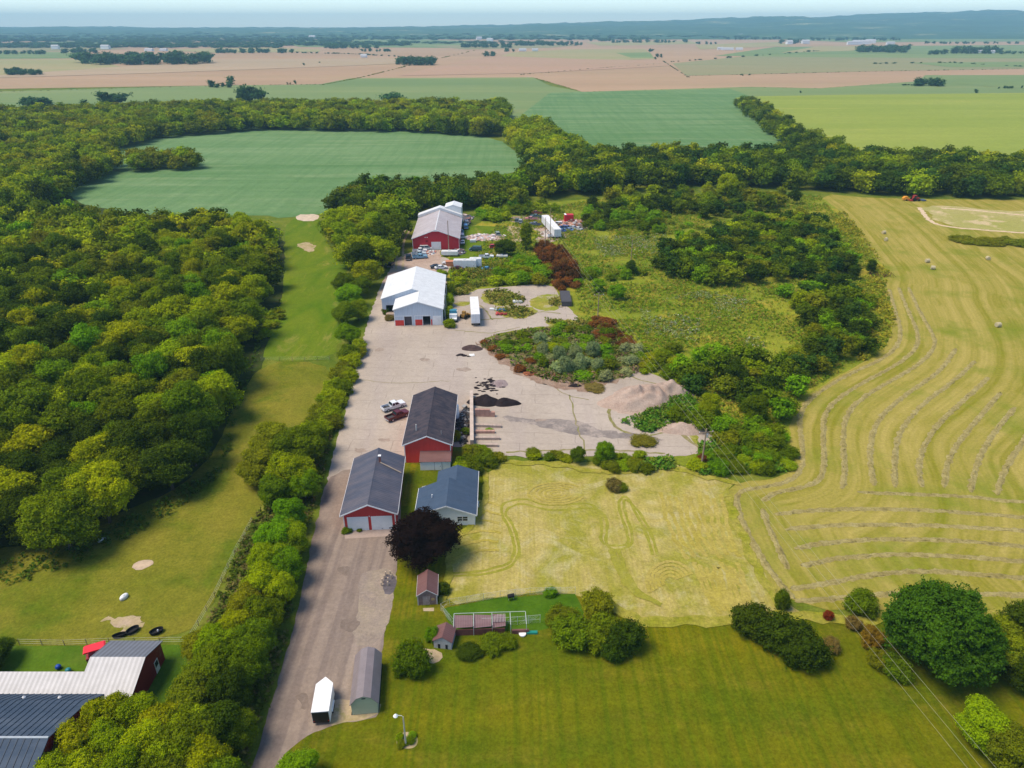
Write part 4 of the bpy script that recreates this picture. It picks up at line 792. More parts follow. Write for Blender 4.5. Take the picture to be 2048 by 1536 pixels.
roofpoly(e, 'roof', [(2.9,HL+.1,2.5),(6.7,HL+.1,3.9),(6.7,HL2+.3,3.9),(2.9,HL2+.3,2.5)], RSLATE)
m = MB(); m.prism([(-.3,2.3),(HR,4.36),(HR,4.6),(-.3,2.54)], 'y', -.45, -.41); m.prism([(HR,4.36),(HW+.35,2.32),(HW+.35,2.56),(HR,4.6)], 'y', -.45, -.41); m.box(HW+.355,HW+.42,-.4,HL2+.3,2.3,2.56); m.box(-.37,-.305,-.4,HL-.3,2.26,2.52); m.build('fascia', TRIM, e)
for k in (0, 1):
    x = 7.3 + k * .95; d = panel(e, 'window', x, x + .82, 1.05, 1.95, GLASS, -.03, 0, TRIM); MB().box(x - .09, x + .91, -.07, .0, .96, 1.045).build('sill', TRIM, d); MB().box(x, x+.82, -.045, -.032, 1.47, 1.53).build('glazing_bar', TRIM, d)
for p in ((2.6, 3.6, 3.3), (5.2, 9.2, 3.0)): MB().tube([p, (p[0], p[1], p[2] + .9)], .1, 8).build('vent_pipe', TRIM, e)
MB().box(HW + .005, HW + .6, 4.6, 5.5, .5, 1.3).build('air_conditioner', m_plain('ac_grey', (.6,.6,.6), .5), e)
MB().box(HW + .01, HW + .04, 1.8, 3.0, .9, 1.9).build('window', GLASS, e)
# 4 big white building: lower wing in front, taller hall behind
o, a, w = frame2(G(790,652), G(886,650)); fh = [(2.9, 5.1, 0, 2.9), (6.9, 7.0, 0, .01), (8.4, 10.6, 0, 2.9)]
e = building('white_hall', 'big white roofed building with red lower doors at the head of the yard', o, a, w, 9.6, 5.2, 7.5, SHADEW, RWHITE, .3, front_holes=[fh[0], fh[2]])
MW = w + 4.6; sl = (7.5 - 5.2) / (w / 2); mr = 5.2 + sl * MW / 2; x0 = -4.6; L0, L1 = 9.5, 31.5
m = MB(); mx = x0 + MW / 2; top = lambda x: 5.2 + sl * min(x - x0, w - x) - .04
m.box(x0, x0+.15, L0+.15, L1, 0, 5.1); m.box(w-.15, w, L0+.15, L1, 0, 5.1); m.prism([(x0,0),(w,0),(w,5.16),(mx,mr-.04),(x0,5.16)], 'y', L1, L1+.15)
m.prism([(x0,0),(x0+1.2,0),(x0+1.2,top(x0+1.2)),(x0,top(x0))], 'y', L0, L0+.15); m.prism([(x0+1.2,3.1),(-.5,3.1),(-.5,top(-.5)),(x0+1.2,top(x0+1.2))], 'y', L0, L0+.15)
m.prism([(-.5,0),(.3,0),(.3,top(.3)),(-.5,top(-.5))], 'y', L0, L0+.15); m.prism([(.3,5.35),(mx,5.35),(w,5.2),(mx,mr-.04),(.3,top(.3))], 'y', L0, L0+.14); m.build('wall', SHADEW, e)
roofpoly(e, 'roof', [(x0-.3,L0-.3,5.2-sl*.3),(mx,L0-.3,mr),(mx,L1+.4,mr),(x0-.3,L1+.4,5.2-sl*.3)], RWHITE, .12)
roofpoly(e, 'roof', [(mx,L0-.3,mr),(w/2+.1,L0-.3,mr-sl*(w/2+.1-mx)),(w+.3,L0-.3+.6,5.2-sl*.3+.004),(w+.3,L1+.4,5.2-sl*.3+.004),(mx,L1+.4,mr)], RWHITE, .125)
panel(e, 'red_door', .15, 2.75, .1, 1.8, RED2, -.03); panel(e, 'red_door', 6.1, 8.2, .1, 1.9, RED2, -.03); panel(e, 'red_door', 10.75, 11.1, .1, 1.9, RED2, -.03)
panel(e, 'rolling_door', 11.3, 13.9, .1, 3.0, TRIM, -.035, 6); panel(e, 'red_panel', x0+.1, x0+1.1, .1, 1.7, RED2, L0-.03)
m = MB()
for q in (0.05, 2.78, 5.12, 5.95, 8.25, 10.6): m.box(q, q+.12, -.05, -.004, 0, 3.05)
m.box(.05, 5.24, -.05, -.004, 3.06, 3.2); m.box(5.95, 10.7, -.05, -.004, 3.06, 3.2); m.build('door_trim', TRIM, e)
DKM = m_plain('dark_door', (.10,.08,.09), .7); MB().box(3.0, 5.0, .5, .56, 0, 2.85).build('inner_door', DKM, e)
MB().box(x0+1.2, -.5, L0-2.2, L0-.02, 0, .9).build('loading_dock', m_plain('dock_concrete', (.35,.27,.22), .9), e)
m = MB()
for y in (3, 12, 20): m.tube([(w+.6, y, 0), (w+.6, y, 5.6)], .09, 6)
m.build('post', m_plain('steel_post', (.5,.5,.5), .5), e)
# 5 red barn
o, a, w = frame2(G(826,500), G(919,499)); e = building('red_barn', 'red barn with faded purple grey roof in the junkyard', o, a, w, 33, 4.6, 8.0, m_siding('barn_siding', (.55,.035,.05), .5), RRUST, .3, roof_hi=m_plain('pale_ridge', (.7,.7,.7), .5))
panel(e, 'barn_door', 7.4, 11.2, .05, 3.2, TRIM, -.04, 4); MB().prism([(w/2-1.3,7.45),(w/2+1.3,7.45),(w/2,7.9)], 'y', -.36, -.31).build('gable_vent', TRIM, e); panel(e, 'window', 5.2, 6.1, 3.1, 3.9, m_plain('dark_red_vent', (.25,.01,.02), .7), -.03)
for x in (5.1, 5.9): MB().lathe([(.16,0),(.2,.1),(.1,.25)], (x, -.2, 5.0), 8).build('lamp', TRIM, e)
m = MB(); m.prism([(-.35,4.62+.16),(w/2,8.0+.16),(w+.35,4.62+.16),(w+.35,5.9),(w/2,9.2),(-.35,5.9)], 'y', 33.2, 37.5); m.prism([(0,0),(w,0),(w,4.8),(0,4.8)], 'y', 33.3, 37.4); m.build('rear_bay', RWHITE, e)
wd = 7.2; e2 = building('white_silo_house', 'tall white metal shed behind the red barn', G(880,470) + Vector((1.5,44.,0)), 0, wd, 8, 8.6, 9.7, RWHITE, RWHITE, .1, trim=None)
e2.location = (-29.5, 312.5, 0)
# 6 garden shed, portable shed
o, a, w = frame2(G(836,1211), G(875,1209)); e = building('garden_shed', 'small weathered garden shed with rusty red roof on the lawn', o, a, w, 4.4, 2.0, 3.05, m_plain('weathered_wood', (.24,.16,.15), .9, var=.3, scale=3), RBROWN, .12, trim=m_plain('grey_trim', (.5,.48,.48), .8), cat='shed', fascia=.1)
d = panel(e, 'door', .8, 1.9, .05, 1.75, m_plain('old_door', (.34,.27,.26), .9, var=.3, scale=4), -.03); MB().box(1.75, 1.8, -.07, -.035, .8, 1.0).build('handle', DARK, d); panel(e, 'window', 2.1, 2.6, .9, 1.4, m_plain('ply', (.45,.30,.15), .9), -.03)
GRN = m_plain('sage_siding', (.36,.40,.29), .7, var=.05); o, a, w = frame2(G(705,1431), G(757,1424))
e = empty('portable_shed', (o.x, o.y, 0), a - R(3), 'sage green portable shed with grey brown gambrel roof beside the trailer', 'shed'); L = 8.0
gp = [(0,.1),(w,.1),(w+.02,2.0),(w-.75,3.0),(w/2,3.35),(.75,3.0),(-.02,2.0)]; MB().prism(gp, 'y', 0, L).build('wall', GRN, e)
GR1 = m_roof('brown_metal_roof', (.22,.185,.19), (.26,.22,.225), 4, 0, .45, .1); 
for pts in ([(-.12,1.95),(.72,3.06),(.72,3.12),(-.2,1.95)], [(.72,3.06),(w/2,3.41),(w/2,3.47),(.72,3.12)], [(w/2,3.41),(w-.72,3.06),(w-.72,3.12),(w/2,3.47)], [(w-.72,3.06),(w+.12,1.95),(w+.2,1.95),(w-.72,3.12)]):
    MB().prism(pts, 'y', -.12, L + .12).build('roof', GR1, e)
MB().box(w/2 - .25, w/2 + .25, -.03, -.004, 2.85, 3.0).build('vent', DARK, e); MB().box(-.15, w+.1, 0, L, -.0, .1).build('skid', DARK, e); panel(e, 'side_door', -.05, -.01, .1, 1.9, TRIM, 3)
# 7 enclosed cargo trailer
p0, p1 = G(627,1452), G(662,1445); o, a, w = frame2(p0, p1); e = empty('cargo_trailer', (o.x, o.y, 0), a - R(8), 'white enclosed cargo trailer with black rear door on the driveway', 'trailer')
TW, TLn = w, 5.4; out = [(0,0),(TW,0),(TW,TLn-1.1),(TW/2,TLn),(0,TLn-1.1)]
MB().prism(out, 'z', .5, 2.5).build('body', WHITE, e); MB().prism([(x*1.0 + (TW/2 - x) * -.02, y + (-.02 if y < 1 else .02)) for x, y in out], 'z', 2.503, 2.56).build('roof', m_plain('trailer_roof', (.85,.84,.84), .5, var=.03), e)
d = MB().box(.06, TW-.06, -.05, -.003, .55, 2.4).build('rear_door', m_plain('black_door', (.012,.012,.014), .4, var=.05), e); MB().box(TW*.5-.02, TW*.5+.02, -.07, -.052, .6, 2.3).build('door_bar', DARK, d)
for s in (-.16, TW+.0):
    MB().box(s, s+.16, 1.4, 3.1, .62, .8).build('fender', TRIM, e)
    for y in (1.85, 2.65): MB().tube([(s+.01, y, .33), (s+.15, y, .33)], .33, 14).build('wheel', DARK, e)
for x in (.12, TW-.24): MB().box(x, x+.12, -.075, -.052, .8, .95).build('tail_light', m_plain('red_lens', (.5,.02,.02), .3), e)
MB().tube([(TW/2, TLn, .55), (TW/2, TLn + 1.1, .5)], .06, 6).build('hitch', DARK, e)
# 8 left barns
e = empty('cream_roofed_barn', (-56, 70, 0), 0, 'dark red barn with white and grey metal roof at the bottom left', 'barn')
xa = -49.0 + 56; rz = 4.9; ry = 67.9 - 70; y0b, y1f = 72.0 - 70, 61.2 - 70
DRED = m_siding('dark_red_siding', (.22,.012,.014), .4)
MB().prism([(y1f,0),(y0b,0),(y0b,3.3),(ry,rz-.08),(y1f,2.35)], 'x', 0.0, xa).build('wall', DRED, e)
rwh = m_roof('white_barn_metal', (.50,.49,.50), (.43,.42,.43), .5, math.pi/2, .5, .16, smix=.4); rgy = m_roof('grey_barn_metal', (.16,.17,.20), (.20,.21,.24), .5, math.pi/2, .5, .25, smix=.4)
roofpoly(e, 'roof', [(-.1, ry, rz), (xa+.25, ry, rz), (xa+.25, y0b+.3, 3.2), (-.1, y0b+.3, 3.2)], rgy, .1)
ym = ry - 1.8; zm = rz - 1.8 * (rz - 2.3) / (ry - y1f)
roofpoly(e, 'roof', [(-14, ym, zm), (-14, y1f-.2, 2.25), (xa+.25, y1f-.2, 2.25), (xa+.25, ry, rz), (-.1, ry, rz), (-.1, ym, zm)], rwh, .1)
MB().box(-14, 0, y1f, ym-.1, 0, 2.2).build('lean_to_wall', DRED, e)
rp = m_plain('rust_patch', (.28,.08,.07), .8)
for k in range(7): x = -11.5 + rnd.uniform(0, 1.7); y = ym - 2.4 - rnd.uniform(0, .8); MB().rbox((x, y, zm + .13 + (y - ym) * (zm - 2.25) / (ym - y1f + .2)), (.5, .2, .02), .2).build('rust_patch', rp, e)
def gpanel(name, y0, y1, z0, z1, mat, parent): return MB().box(xa + .004, xa + .05, y0, y1, z0, z1).build(name, mat, parent)
for n_, y0, y1, z0, z1, m_ in (('door', -2.2+1.6, -2.2+2.6, .1, 2.1, TRIM), ('window', -6.6, -5.7, 1.2, 2.1, TRIM)):
    q = gpanel(n_, y0, y1, z0, z1, m_, e); MB().box(xa+.052, xa+.06, y0+.12, y1-.12, z0+(.12 if n_ == 'window' else 1.0), z1-.12).build('pane', GLASS, q)
e = empty('blue_roofed_barn', (-60, 53.6, 0), 0, 'large barn with dark blue gambrel standing seam roof at the bottom left', 'barn')
rb = m_roof('blue_seam_roof', (.05,.075,.115), (.10,.125,.165), .001, 0, .75, .0, .1, smix=.6, streak=(.5,.12)); xe = -52.4 + 60
prof = [(10.6,2.6),(7.2,5.2),(0,8.0),(-7.2,5.2),(-10.6,2.6)]
for (ya, za), (yb, zb) in zip(prof, prof[1:]):
    q = roofpoly(e, 'roof', [(-20,ya,za),(-20,yb,zb),(xe,yb,zb),(xe,ya,za)], rb, .12)
    m = MB()
    for k in range(34):
        x = -19.8 + k * .8
        if x < xe: m.hexa([(x,ya,za+.1),(x+.05,ya,za+.1),(x+.05,yb,zb+.1),(x,yb,zb+.1),(x,ya,za+.19),(x+.05,ya,za+.19),(x+.05,yb,zb+.19),(x,yb,zb+.19)])
    m.build('seam', m_plain('seam_blue', (.02,.04,.07), .5), q)
m = MB().tube([(-20,0,8.14),(xe,0,8.14)], .13, 6).build('ridge_cap', m_plain('ridge_cap_grey', (.42,.46,.50), .5), e)
MB().prism([(-10.3,0),(10.3,0),(10.3,2.6),(7,5.0),(0,7.8),(-7,5.0),(-10.3,2.6)], 'x', -19.8, xe-.3).build('wall', DRED, e)
for x in (-1.3, 3.2): MB().lathe([(.18,0),(.22,.2),(.05,.4)], (x, 8.2, 4.5), 8).build('roof_vent', TRIM, e)
# ---------------------------------------------------------------- vehicles
def m_paint():
    t = NT('car_paint'); oi = t.n.new('ShaderNodeObjectInfo'); t.b.inputs['Roughness'].default_value = .3; t.b.inputs['Specular IOR Level'].default_value = .5
    return t.out(t.mix(1., oi.outputs['Color'], t.gray(t.noise(1.5, 4), .85, 1.1), 'MULTIPLY'))
PAINT = m_paint(); TYRE = m_plain('tyre_rubber', (.015,.015,.015), .9); RIM = m_plain('wheel_rim', (.45,.45,.46), .4, .5); CHROME = m_plain('bumper_grey', (.40,.40,.42), .35, .5); LAMP = m_plain('lamp_lens', (.75,.75,.7), .2, .5); BEDM = m_plain('truck_bed', (.06,.06,.065), .7)
def veh(kind, scale=1.):
    """x forward, wheels on z=0"""
    e = link(bpy.data.objects.new({'pickup':'pickup_truck','car':'car','van':'van','suv':'suv'}[kind], None))
    L, Wd = {'pickup':(5.7,1.95),'car':(4.6,1.78),'van':(5.0,1.95),'suv':(4.8,1.85)}[kind]; h = Wd / 2; x0, x1 = -L/2, L/2
    if kind == 'pickup': low = [(x0,.5),(x0,1.12),(x0+.1,1.15),(.3,1.15),(1.35,1.18),(x1-.1,1.05),(x1,.9),(x1,.5),(x1-.3,.38),(x0+.3,.38)]; cab = (-.75,1.35,-.5,.75,1.78)
    elif kind == 'car': low = [(x0,.45),(x0+.05,.88),(-1.3,.95),(1.1,.92),(x1-.1,.72),(x1,.45),(x1-.3,.28),(x0+.3,.28)]; cab = (-1.65,1.2,-.95,.35,1.40)
    elif kind == 'suv': low = [(x0,.5),(x0+.03,1.05),(1.1,1.05),(x1-.1,.9),(x1,.5),(x1-.3,.36),(x0+.3,.36)]; cab = (x0+.1,1.3,x0+.4,.6,1.72)
    else: low = [(x0,.5),(x0+.03,1.15),(1.5,1.15),(x1-.1,.92),(x1,.5),(x1-.3,.36),(x0+.3,.36)]; cab = (x0+.06,1.75,x0+.2,.85,1.95)
    b = MB()
    zc = max(z for _, z in low) - .02
    if kind == 'pickup':
        b.prism([p for p in low if p[0] > -.8 or p[1] < .6][0:0] or [(-.8,.38),(-.8,1.15),(.3,1.15),(1.35,1.18),(x1-.1,1.05),(x1,.9),(x1,.5),(x1-.3,.38)], 'y', -h, h)
        b.box(x0, -.8, -h, -h+.1, .5, 1.14); b.box(x0, -.8, h-.1, h, .5, 1.14); b.box(x0, x0+.08, -h+.1, h-.1, .5, 1.12); b.box(x0+.08, -.8, -h+.1, h-.1, .5, .62)
    else: b.prism(low, 'y', -h, h)
    ca, cb, ta, tb, tz = cab; k = .82
    b.hexa([(ta,-h*k+.03,tz-.09),(tb,-h*k+.03,tz-.09),(tb,h*k-.03,tz-.09),(ta,h*k-.03,tz-.09),(ta+.05,-h*k+.1,tz),(tb-.05,-h*k+.1,tz),(tb-.05,h*k-.1,tz),(ta+.05,h*k-.1,tz)])
    for s in (-1, 1):
        for (xa, xb) in ((ca, ta), (cb, tb), ((ca+cb)/2 - .1, (ta+tb)/2 - .1)):
            b.hexa([(xa-.05, s*(h-.06), zc),(xa+.07, s*(h-.06), zc),(xa+.07, s*(h-.0), zc),(xa-.05, s*(h-.0), zc),(xb-.05, s*(h*k-.05), tz-.05),(xb+.07, s*(h*k-.05), tz-.05),(xb+.07, s*(h*k+.01), tz-.05),(xb-.05, s*(h*k+.01), tz-.05)])
    body = b.build('body', PAINT, e)
    if kind == 'pickup': MB().box(x0+.09, -.81, -h+.11, h-.11, .622, .66).build('bed', BEDM, e)
    g = MB(); g.hexa([(ca,-h+.04,zc),(cb,-h+.04,zc),(cb,h-.04,zc),(ca,h-.04,zc),(ta,-h*k+.02,tz-.092),(tb,-h*k+.02,tz-.092),(tb,h*k-.02,tz-.092),(ta,h*k-.02,tz-.092)]); g.build('windows', GLASS, e)
    wr = .38 if kind == 'pickup' else .33
    for sx in (x0 + L*.19, x1 - L*.18):
        for s in (-1, 1):
            w = MB().tube([(sx, s*(h-.2), wr), (sx, s*(h+.02), wr)], wr, 14).build('wheel', TYRE, e); MB().tube([(sx, s*(h+.022), wr), (sx, s*(h+.035), wr)], wr*.6, 10).build('rim', RIM, w)
    for s in (-1, 1): MB().box(x1-.06, x1+.02, s*(h-.3)-.15, s*(h-.3)+.15, .66, .82).build('headlight', LAMP, e)
    MB().box(x1-.02, x1+.1, -h+.05, h-.05, .42, .6).build('bumper', CHROME, e); MB().box(x0-.1, x0+.02, -h+.05, h-.05, .45, .62).build('bumper', CHROME, e)
    return e
PROTO = {k: veh(k) for k in ('pickup', 'car', 'van', 'suv')}; USED = set()
def place(kind, px, py, hd, col, label, cat=None, group=None, sc=1., loc=None):
    if kind in USED: e = copy_tree(PROTO[kind])
    else: e = PROTO[kind]; USED.add(kind)
    p = loc or G(px, py); e.location = (p.x, p.y, .09); e.rotation_euler = (0, 0, R(hd)); e.scale = (sc, sc, sc)
    tag(e, label, cat or {'pickup':'pickup truck','car':'car','van':'van','suv':'suv'}[kind], group)
    for c in e.children:
        if c.name.startswith('body'): c.color = (*col, 1)
    return e
WH, BL, LB, RD, MR, BK, GY, GN = (.75,.77,.80), (.02,.07,.26), (.20,.40,.55), (.45,.02,.02), (.10,.010,.014), (.02,.02,.022), (.35,.38,.40), (.03,.08,.09)
d = G(812,806) - G(762,822); hd = math.degrees(math.atan2(d.y, d.x))
place('pickup', 787, 817, hd, WH, 'white crew cab pickup parked beside the dark shingle building')
place('pickup', 795, 836, hd + 4, MR, 'maroon and black pickup parked right below the white one')
CARS = [('pickup',840,505,8,WH,'white pickup nearest the red barn wall in the car row'),('pickup',838,511,12,(.55,.65,.70),'pale pickup in the middle of the row before the red barn'),('pickup',840,517,15,LB,'light blue pickup at the front of the row before the red barn'),
    ('van',852,500,5,(.6,.62,.62),'grey van touching the left side of the barn door'),('pickup',817,518,95,BK,'dark truck with pale bed left of the blue pickup'),('pickup',780,526,80,MR,'maroon pickup under the trees at the left track'),('suv',779,512,85,WH,'white vehicle under the trees beyond the maroon pickup'),('suv',782,533,85,BK,'black vehicle below the maroon pickup at the left track'),
    ('van',951,502,175,GN,'dark green van alone on the junkyard grass'),('suv',991,497,8,RD,'red suv beside the junkyard track'),('pickup',973,517,3,WH,'white pickup on the junkyard grass above the blue car'),('car',975,541,4,(.06,.22,.36),'blue car at the lower edge of the junkyard grass'),('car',914,539,175,MR,'dark red car in front of the white camper'),
    ('car',897,529,170,WH,'white car behind the orange crate'),('suv',995,471,100,(.25,.30,.25),'white and black old car above the heap of white junk'),('suv',1041,446,86,GY,'grey suv facing away on the gravel'),('suv',1034,444,86,(.12,.14,.16),'dark suv touching the grey one on the gravel'),('pickup',1062,441,175,(.6,.25,.25),'white and red pickup on the gravel'),
    ('pickup',1072,436,170,(.10,.16,.16),'dark pickup behind the white and red one'),('pickup',1072,429,175,(.22,.06,.03),'rusty red wreck at the back of the gravel'),('pickup',1070,452,150,(.08,.10,.16),'dark pickup half behind the white box trailer'),('pickup',1109,475,5,WH,'white pickup at the lower end of the white box trailer'),
    ('car',1122,464,150,BL,'dark blue car nearest the white box trailer'),('suv',1128,458,150,BL,'second dark blue car right of the white box trailer'),('car',1137,462,150,(.15,.25,.40),'mid blue car in the row right of the box trailer'),('car',1145,458,145,(.40,.48,.55),'silver blue car in the row right of the box trailer'),('car',1155,460,140,(.6,.6,.58),'pale grey car at the right end of the junkyard row'),('suv',1115,451,170,WH,'white suv behind the blue cars'),
    ('van',933,449,100,(.7,.6,.58),'pale van beyond the right side of the red barn'),('pickup',936,445,100,(.6,.3,.25),'white and orange truck beyond the barn'),('van',931,457,100,(.06,.20,.45),'blue van right of the red barn'),('van',922,446,95,(.6,.6,.6),'grey van squeezed against the right wall of the barn'),('car',923,466,95,(.12,.30,.5),'blue car against the right wall of the barn'),('van',924,476,95,WH,'white van against the right wall of the barn'),('car',925,487,95,WH,'white car by the lower right corner of the barn'),
    ('car',1006,418,10,WH,'white wreck among bushes at the back of the junkyard'),('car',873,536,20,BK,'black car peeking over the white hall roof'),('car',882,538,20,WH,'white car peeking over the white hall roof')]
for c in CARS: place(c[0], c[1], c[2], c[3], c[4], c[5])
def camper(px, py, hd, Ln, hh, col, label, stripes=True):
    p = G(px, py); e = empty('camper_trailer', (p.x, p.y, .05), R(hd), label, 'camper')
    m = m_plain('camper_white', col, .4)
    MB().prism([(-Ln/2,.6),(-Ln/2,hh),(Ln/2-.2,hh),(Ln/2,hh-.5),(Ln/2-.3,.9),(Ln/2-1.2,.6)], 'y', -1.2, 1.2).build('body', m, e)
    MB().box(-Ln/2+.05, Ln/2-.25, -1.15, 1.15, hh+.003, hh+.08).build('roof', m_plain('camper_roof', (.66,.66,.66), .6), e)
    for x in (-Ln*.22, Ln*.12): MB().box(x-.45, x+.45, -1.23, -1.203, 1.6, 2.3).build('window', GLASS, e)
    if stripes: MB().box(-Ln/2+.3, Ln/2-1, -1.215, -1.202, 1.0, 1.12).build('stripe', m_plain('stripe_grey', (.3,.3,.32), .5), e)
    for x in (-.5, .4): MB().tube([(x, -1.1, .33), (x, -1.25, .33)], .33, 12).build('wheel', TYRE, e)
    MB().box(-.3, .5, -.3, .3, hh+.083, hh+.35).build('roof_vent', TRIM, e)
camper(930, 537, 180, 8.5, 3.3, (.78,.79,.80), 'long white camper trailer with windows in the junkyard')
camper(951, 535, 182, 4.5, 3.5, (.72,.76,.80), 'short white camper at the right end of the long one', False)
camper(899, 512, 180, 6.5, 2.0, (.75,.75,.76), 'low white folded camper in front of the red barn', False)
camper(1004, 516, 178, 4.4, 1.2, (.7,.7,.7), 'small flat white trailer beside the white pickup', False)
p = G(901,531); tag(MB().rbox((p.x,p.y,.9),(3.4,2.2,1.6),.1).rbox((p.x,p.y,1.75),(3.5,2.3,.1),.1).build('crate', m_plain('orange_crate', (.55,.22,.12), .8)), 'orange wooden crate box left of the long camper', 'crate')
def box_trailer(p0, p1, hgt, wid, label, name='semi_trailer'):
    a, b = p0, p1; dv = b - a; L = dv.length; e = empty(name, (a.x, a.y, 0), math.atan2(dv.y, dv.x) - math.pi/2, label, 'trailer')
    m = m_plain('trailer_white', (.76,.77,.78), .45, var=.07)
    MB().box(0, wid, 0, L, 1.15, hgt).build('body', m, e); MB().box(.03, wid-.03, .03, L-.03, hgt+.003, hgt+.04).build('roof', m_plain('trailer_top', (.74,.73,.72), .5, var=.12, scale=.7), e)
    d = MB().box(.08, wid-.08, -.04, -.004, 1.2, hgt-.08).build('rear_door', m_plain('trailer_door', (.68,.70,.74), .5), e); MB().box(wid/2-.02, wid/2+.02, -.06, -.042, 1.25, hgt-.1).build('door_bar', CHROME, d)
    for y in (1.5, 2.8):
        for x in (.05, wid-.35): MB().tube([(x, y, .5), (x+.3, y, .5)], .5, 12).build('wheel', TYRE, e)
    for x in (.5, wid-.6): MB().box(x, x+.12, L-3, L-2.85, .0, 1.15).build('landing_leg', CHROME, e)
box_trailer(G(943,654), G(943,654) + Vector((-1.2, 15.2, 0)), 4.0, 2.6, 'long white box trailer standing in the yard beside the white hall')
box_trailer(G(1108,479), G(1083,449), 4.2, 3.0, 'long white box trailer among the junkyard cars')
# cab, loader and small things by the white hall
p = G(907,640); e = empty('truck', (p.x, p.y, 0), R(92), 'white truck with blue cab front beside the white hall', 'truck')
MB().box(-1.2, 2.6, -1.15, 1.15, .9, 2.2).build('body', WHITE, e); MB().box(-.2,1.4,-1.05,1.05,2.2,3.1).build('cab', m_plain('cab_blue', (.05,.22,.32), .3), e); MB().box(-2.3,-1.2,-1.1,1.1,.7,1.2).build('hood', WHITE, e); MB().box(-2.4,-2.3,-1.1,1.1,.4,.8).build('bumper', DARK, e)
for x in (-1.6, 1.8):
    for s in (-1, 1): MB().tube([(x, s*.9, .5), (x, s*1.2, .5)], .5, 12).build('wheel', TYRE, e)
p = G(930,636); e = empty('loader', (p.x, p.y, 0), R(60), 'old brown yellow loader beside the long box trailer', 'loader'); YEL = m_plain('old_yellow', (.30,.17,.04), .7, var=.3, scale=2)
MB().box(-1.2,1.0,-.6,.6,.6,1.5).box(-.9,-.1,-.5,.5,1.5,2.4).build('body', YEL, e); MB().box(1.6,2.1,-1.0,1.0,.2,.9).build('bucket', YEL, e)
for x, r in ((-.8,.7),(.9,.5)):
    for s in (-1, 1): MB().tube([(x, s*.6, r), (x, s*.95, r)], r, 12).build('wheel', TYRE, e)
for s in (-1, 1): MB().tube([(.6, s*.65, 1.2), (1.8, s*.7, .6)], .08, 6).build('lift_arm', YEL, e)
def small_box(px, py, size, col, label, name, cat, rz=0., z=0.):
    p = G(px, py); x, y, h = size; m = MB().rbox((p.x, p.y, z + h/2 + .09), size, R(rz)); 
    m.rbox((p.x, p.y, z + h + .12), (x*.92, y*.92, .05), R(rz)); return tag(m.build(name, m_plain(name + '_paint', col, .6, var=.15)), label, cat)
small_box(898,654,(2.0,1.2,1.1),(.02,.02,.022),'black metal bin at the right corner of the white hall','bin','bin')
small_box(1005,622,(3.6,1.2,.5),(.04,.20,.50),'blue tarpaulin covered pile on the slab','tarpaulin_pile','pile',-8)
small_box(990,620,(3.4,1.3,.35),(.65,.67,.68),'white sheet pile joined to the blue one','sheet_pile','pile',-8)
small_box(1035,605,(3.0,1.6,.6),(.7,.7,.7),'white appliance pile on the weedy slab','appliance_pile','pile',5)
small_box(1131,602,(3.2,10.5,1.6),(.07,.065,.07),'dark sided dump container at the right edge of the slab','container','container',0)
small_box(944,711,(1.4,1.4,.1),(.72,.72,.7),'small white board lying near the dark soil heap','board','board',10)
small_box(946,468+16,(2.5,2,.9),(.6,.62,.64),'white cabinet below the heap of white junk','cabinet','cabinet',5)
small_box(893,495,(1.6,1.2,2.6),(.74,.74,.73),'white tall box beside the red barn door','box','box')
p = G(1002,630); m = MB()
for k in range(7): m.rbox((p.x + (k-3)*.45, p.y + .4*math.sin(k*2), .5), (.5,1.2,.4), k*.7, 0, .3)
m.box(p.x-1.8, p.x+1.8, p.y-.1, p.y+.1, .3, .45); tag(m.build('farm_implement', m_plain('red_implement', (.5,.08,.07), .6)), 'red farm implement on the slab right of the long box trailer', 'implement')
# scrap heaps
def heap(px, py, rx, ry, h, n, cols, label, name='scrap_heap', cat='scrap heap', smax=1.3):
    p = G(px, py); mb = MB(); mats = [m_plain('scrap', c, .7, var=.2) for c in cols]
    mb.lathe([(rx * .95, 0), (rx * .8, h * .2), (rx * .5, h * .42), (rx * .15, h * .55)], (p.x, p.y, .06), 14, len(cols) - 1, ry / rx)
    for k in range(n):
        a = rnd.uniform(0, 6.28); u = math.sqrt(rnd.random()); x, y = u * rx * math.cos(a), u * ry * math.sin(a); s = rnd.uniform(.3, smax)
        mb.rbox((p.x + x, p.y + y, h * (1 - u) * (.45 + .55 * rnd.random()) + s * .2), (s, s * rnd.uniform(.3, .9), s * rnd.uniform(.15, .6)), a * 3, rnd.randrange(len(cols)), rnd.uniform(-.6, .6))
    return tag(mb.build(name, mats), label, cat)
heap(972,476,9,5.5,1.4,170,[(.75,.72,.72),(.65,.58,.58),(.5,.35,.3)], 'heap of white junk on the junkyard grass')
heap(1140,449,9,8,2.4,170,[(.35,.18,.13),(.6,.58,.56),(.2,.15,.13),(.45,.25,.18)], 'big rusty scrap heap behind the parked junkyard cars')
heap(1162,452,6,8,1.6,90,[(.35,.14,.08),(.5,.4,.36),(.15,.12,.1)], 'rusty scrap spread right of the red truck box')
heap(928,436,5,6,1.8,60,[(.6,.5,.48),(.3,.15,.1),(.1,.1,.12)], 'scrap heap behind the vans at the right of the barn')
heap(917,505,3,4,.8,40,[(.6,.6,.6),(.2,.1,.1),(.1,.1,.12)], 'loose scrap at the lower right corner of the red barn')
heap(861,506,2.2,3,1,30,[(.5,.2,.15),(.6,.6,.6)], 'rusty scrap beside the white pickups by the barn')
heap(1094,468,3,6,.8,40,[(.3,.2,.16),(.5,.45,.42)], 'scrap strewn left of the junkyard box trailer')
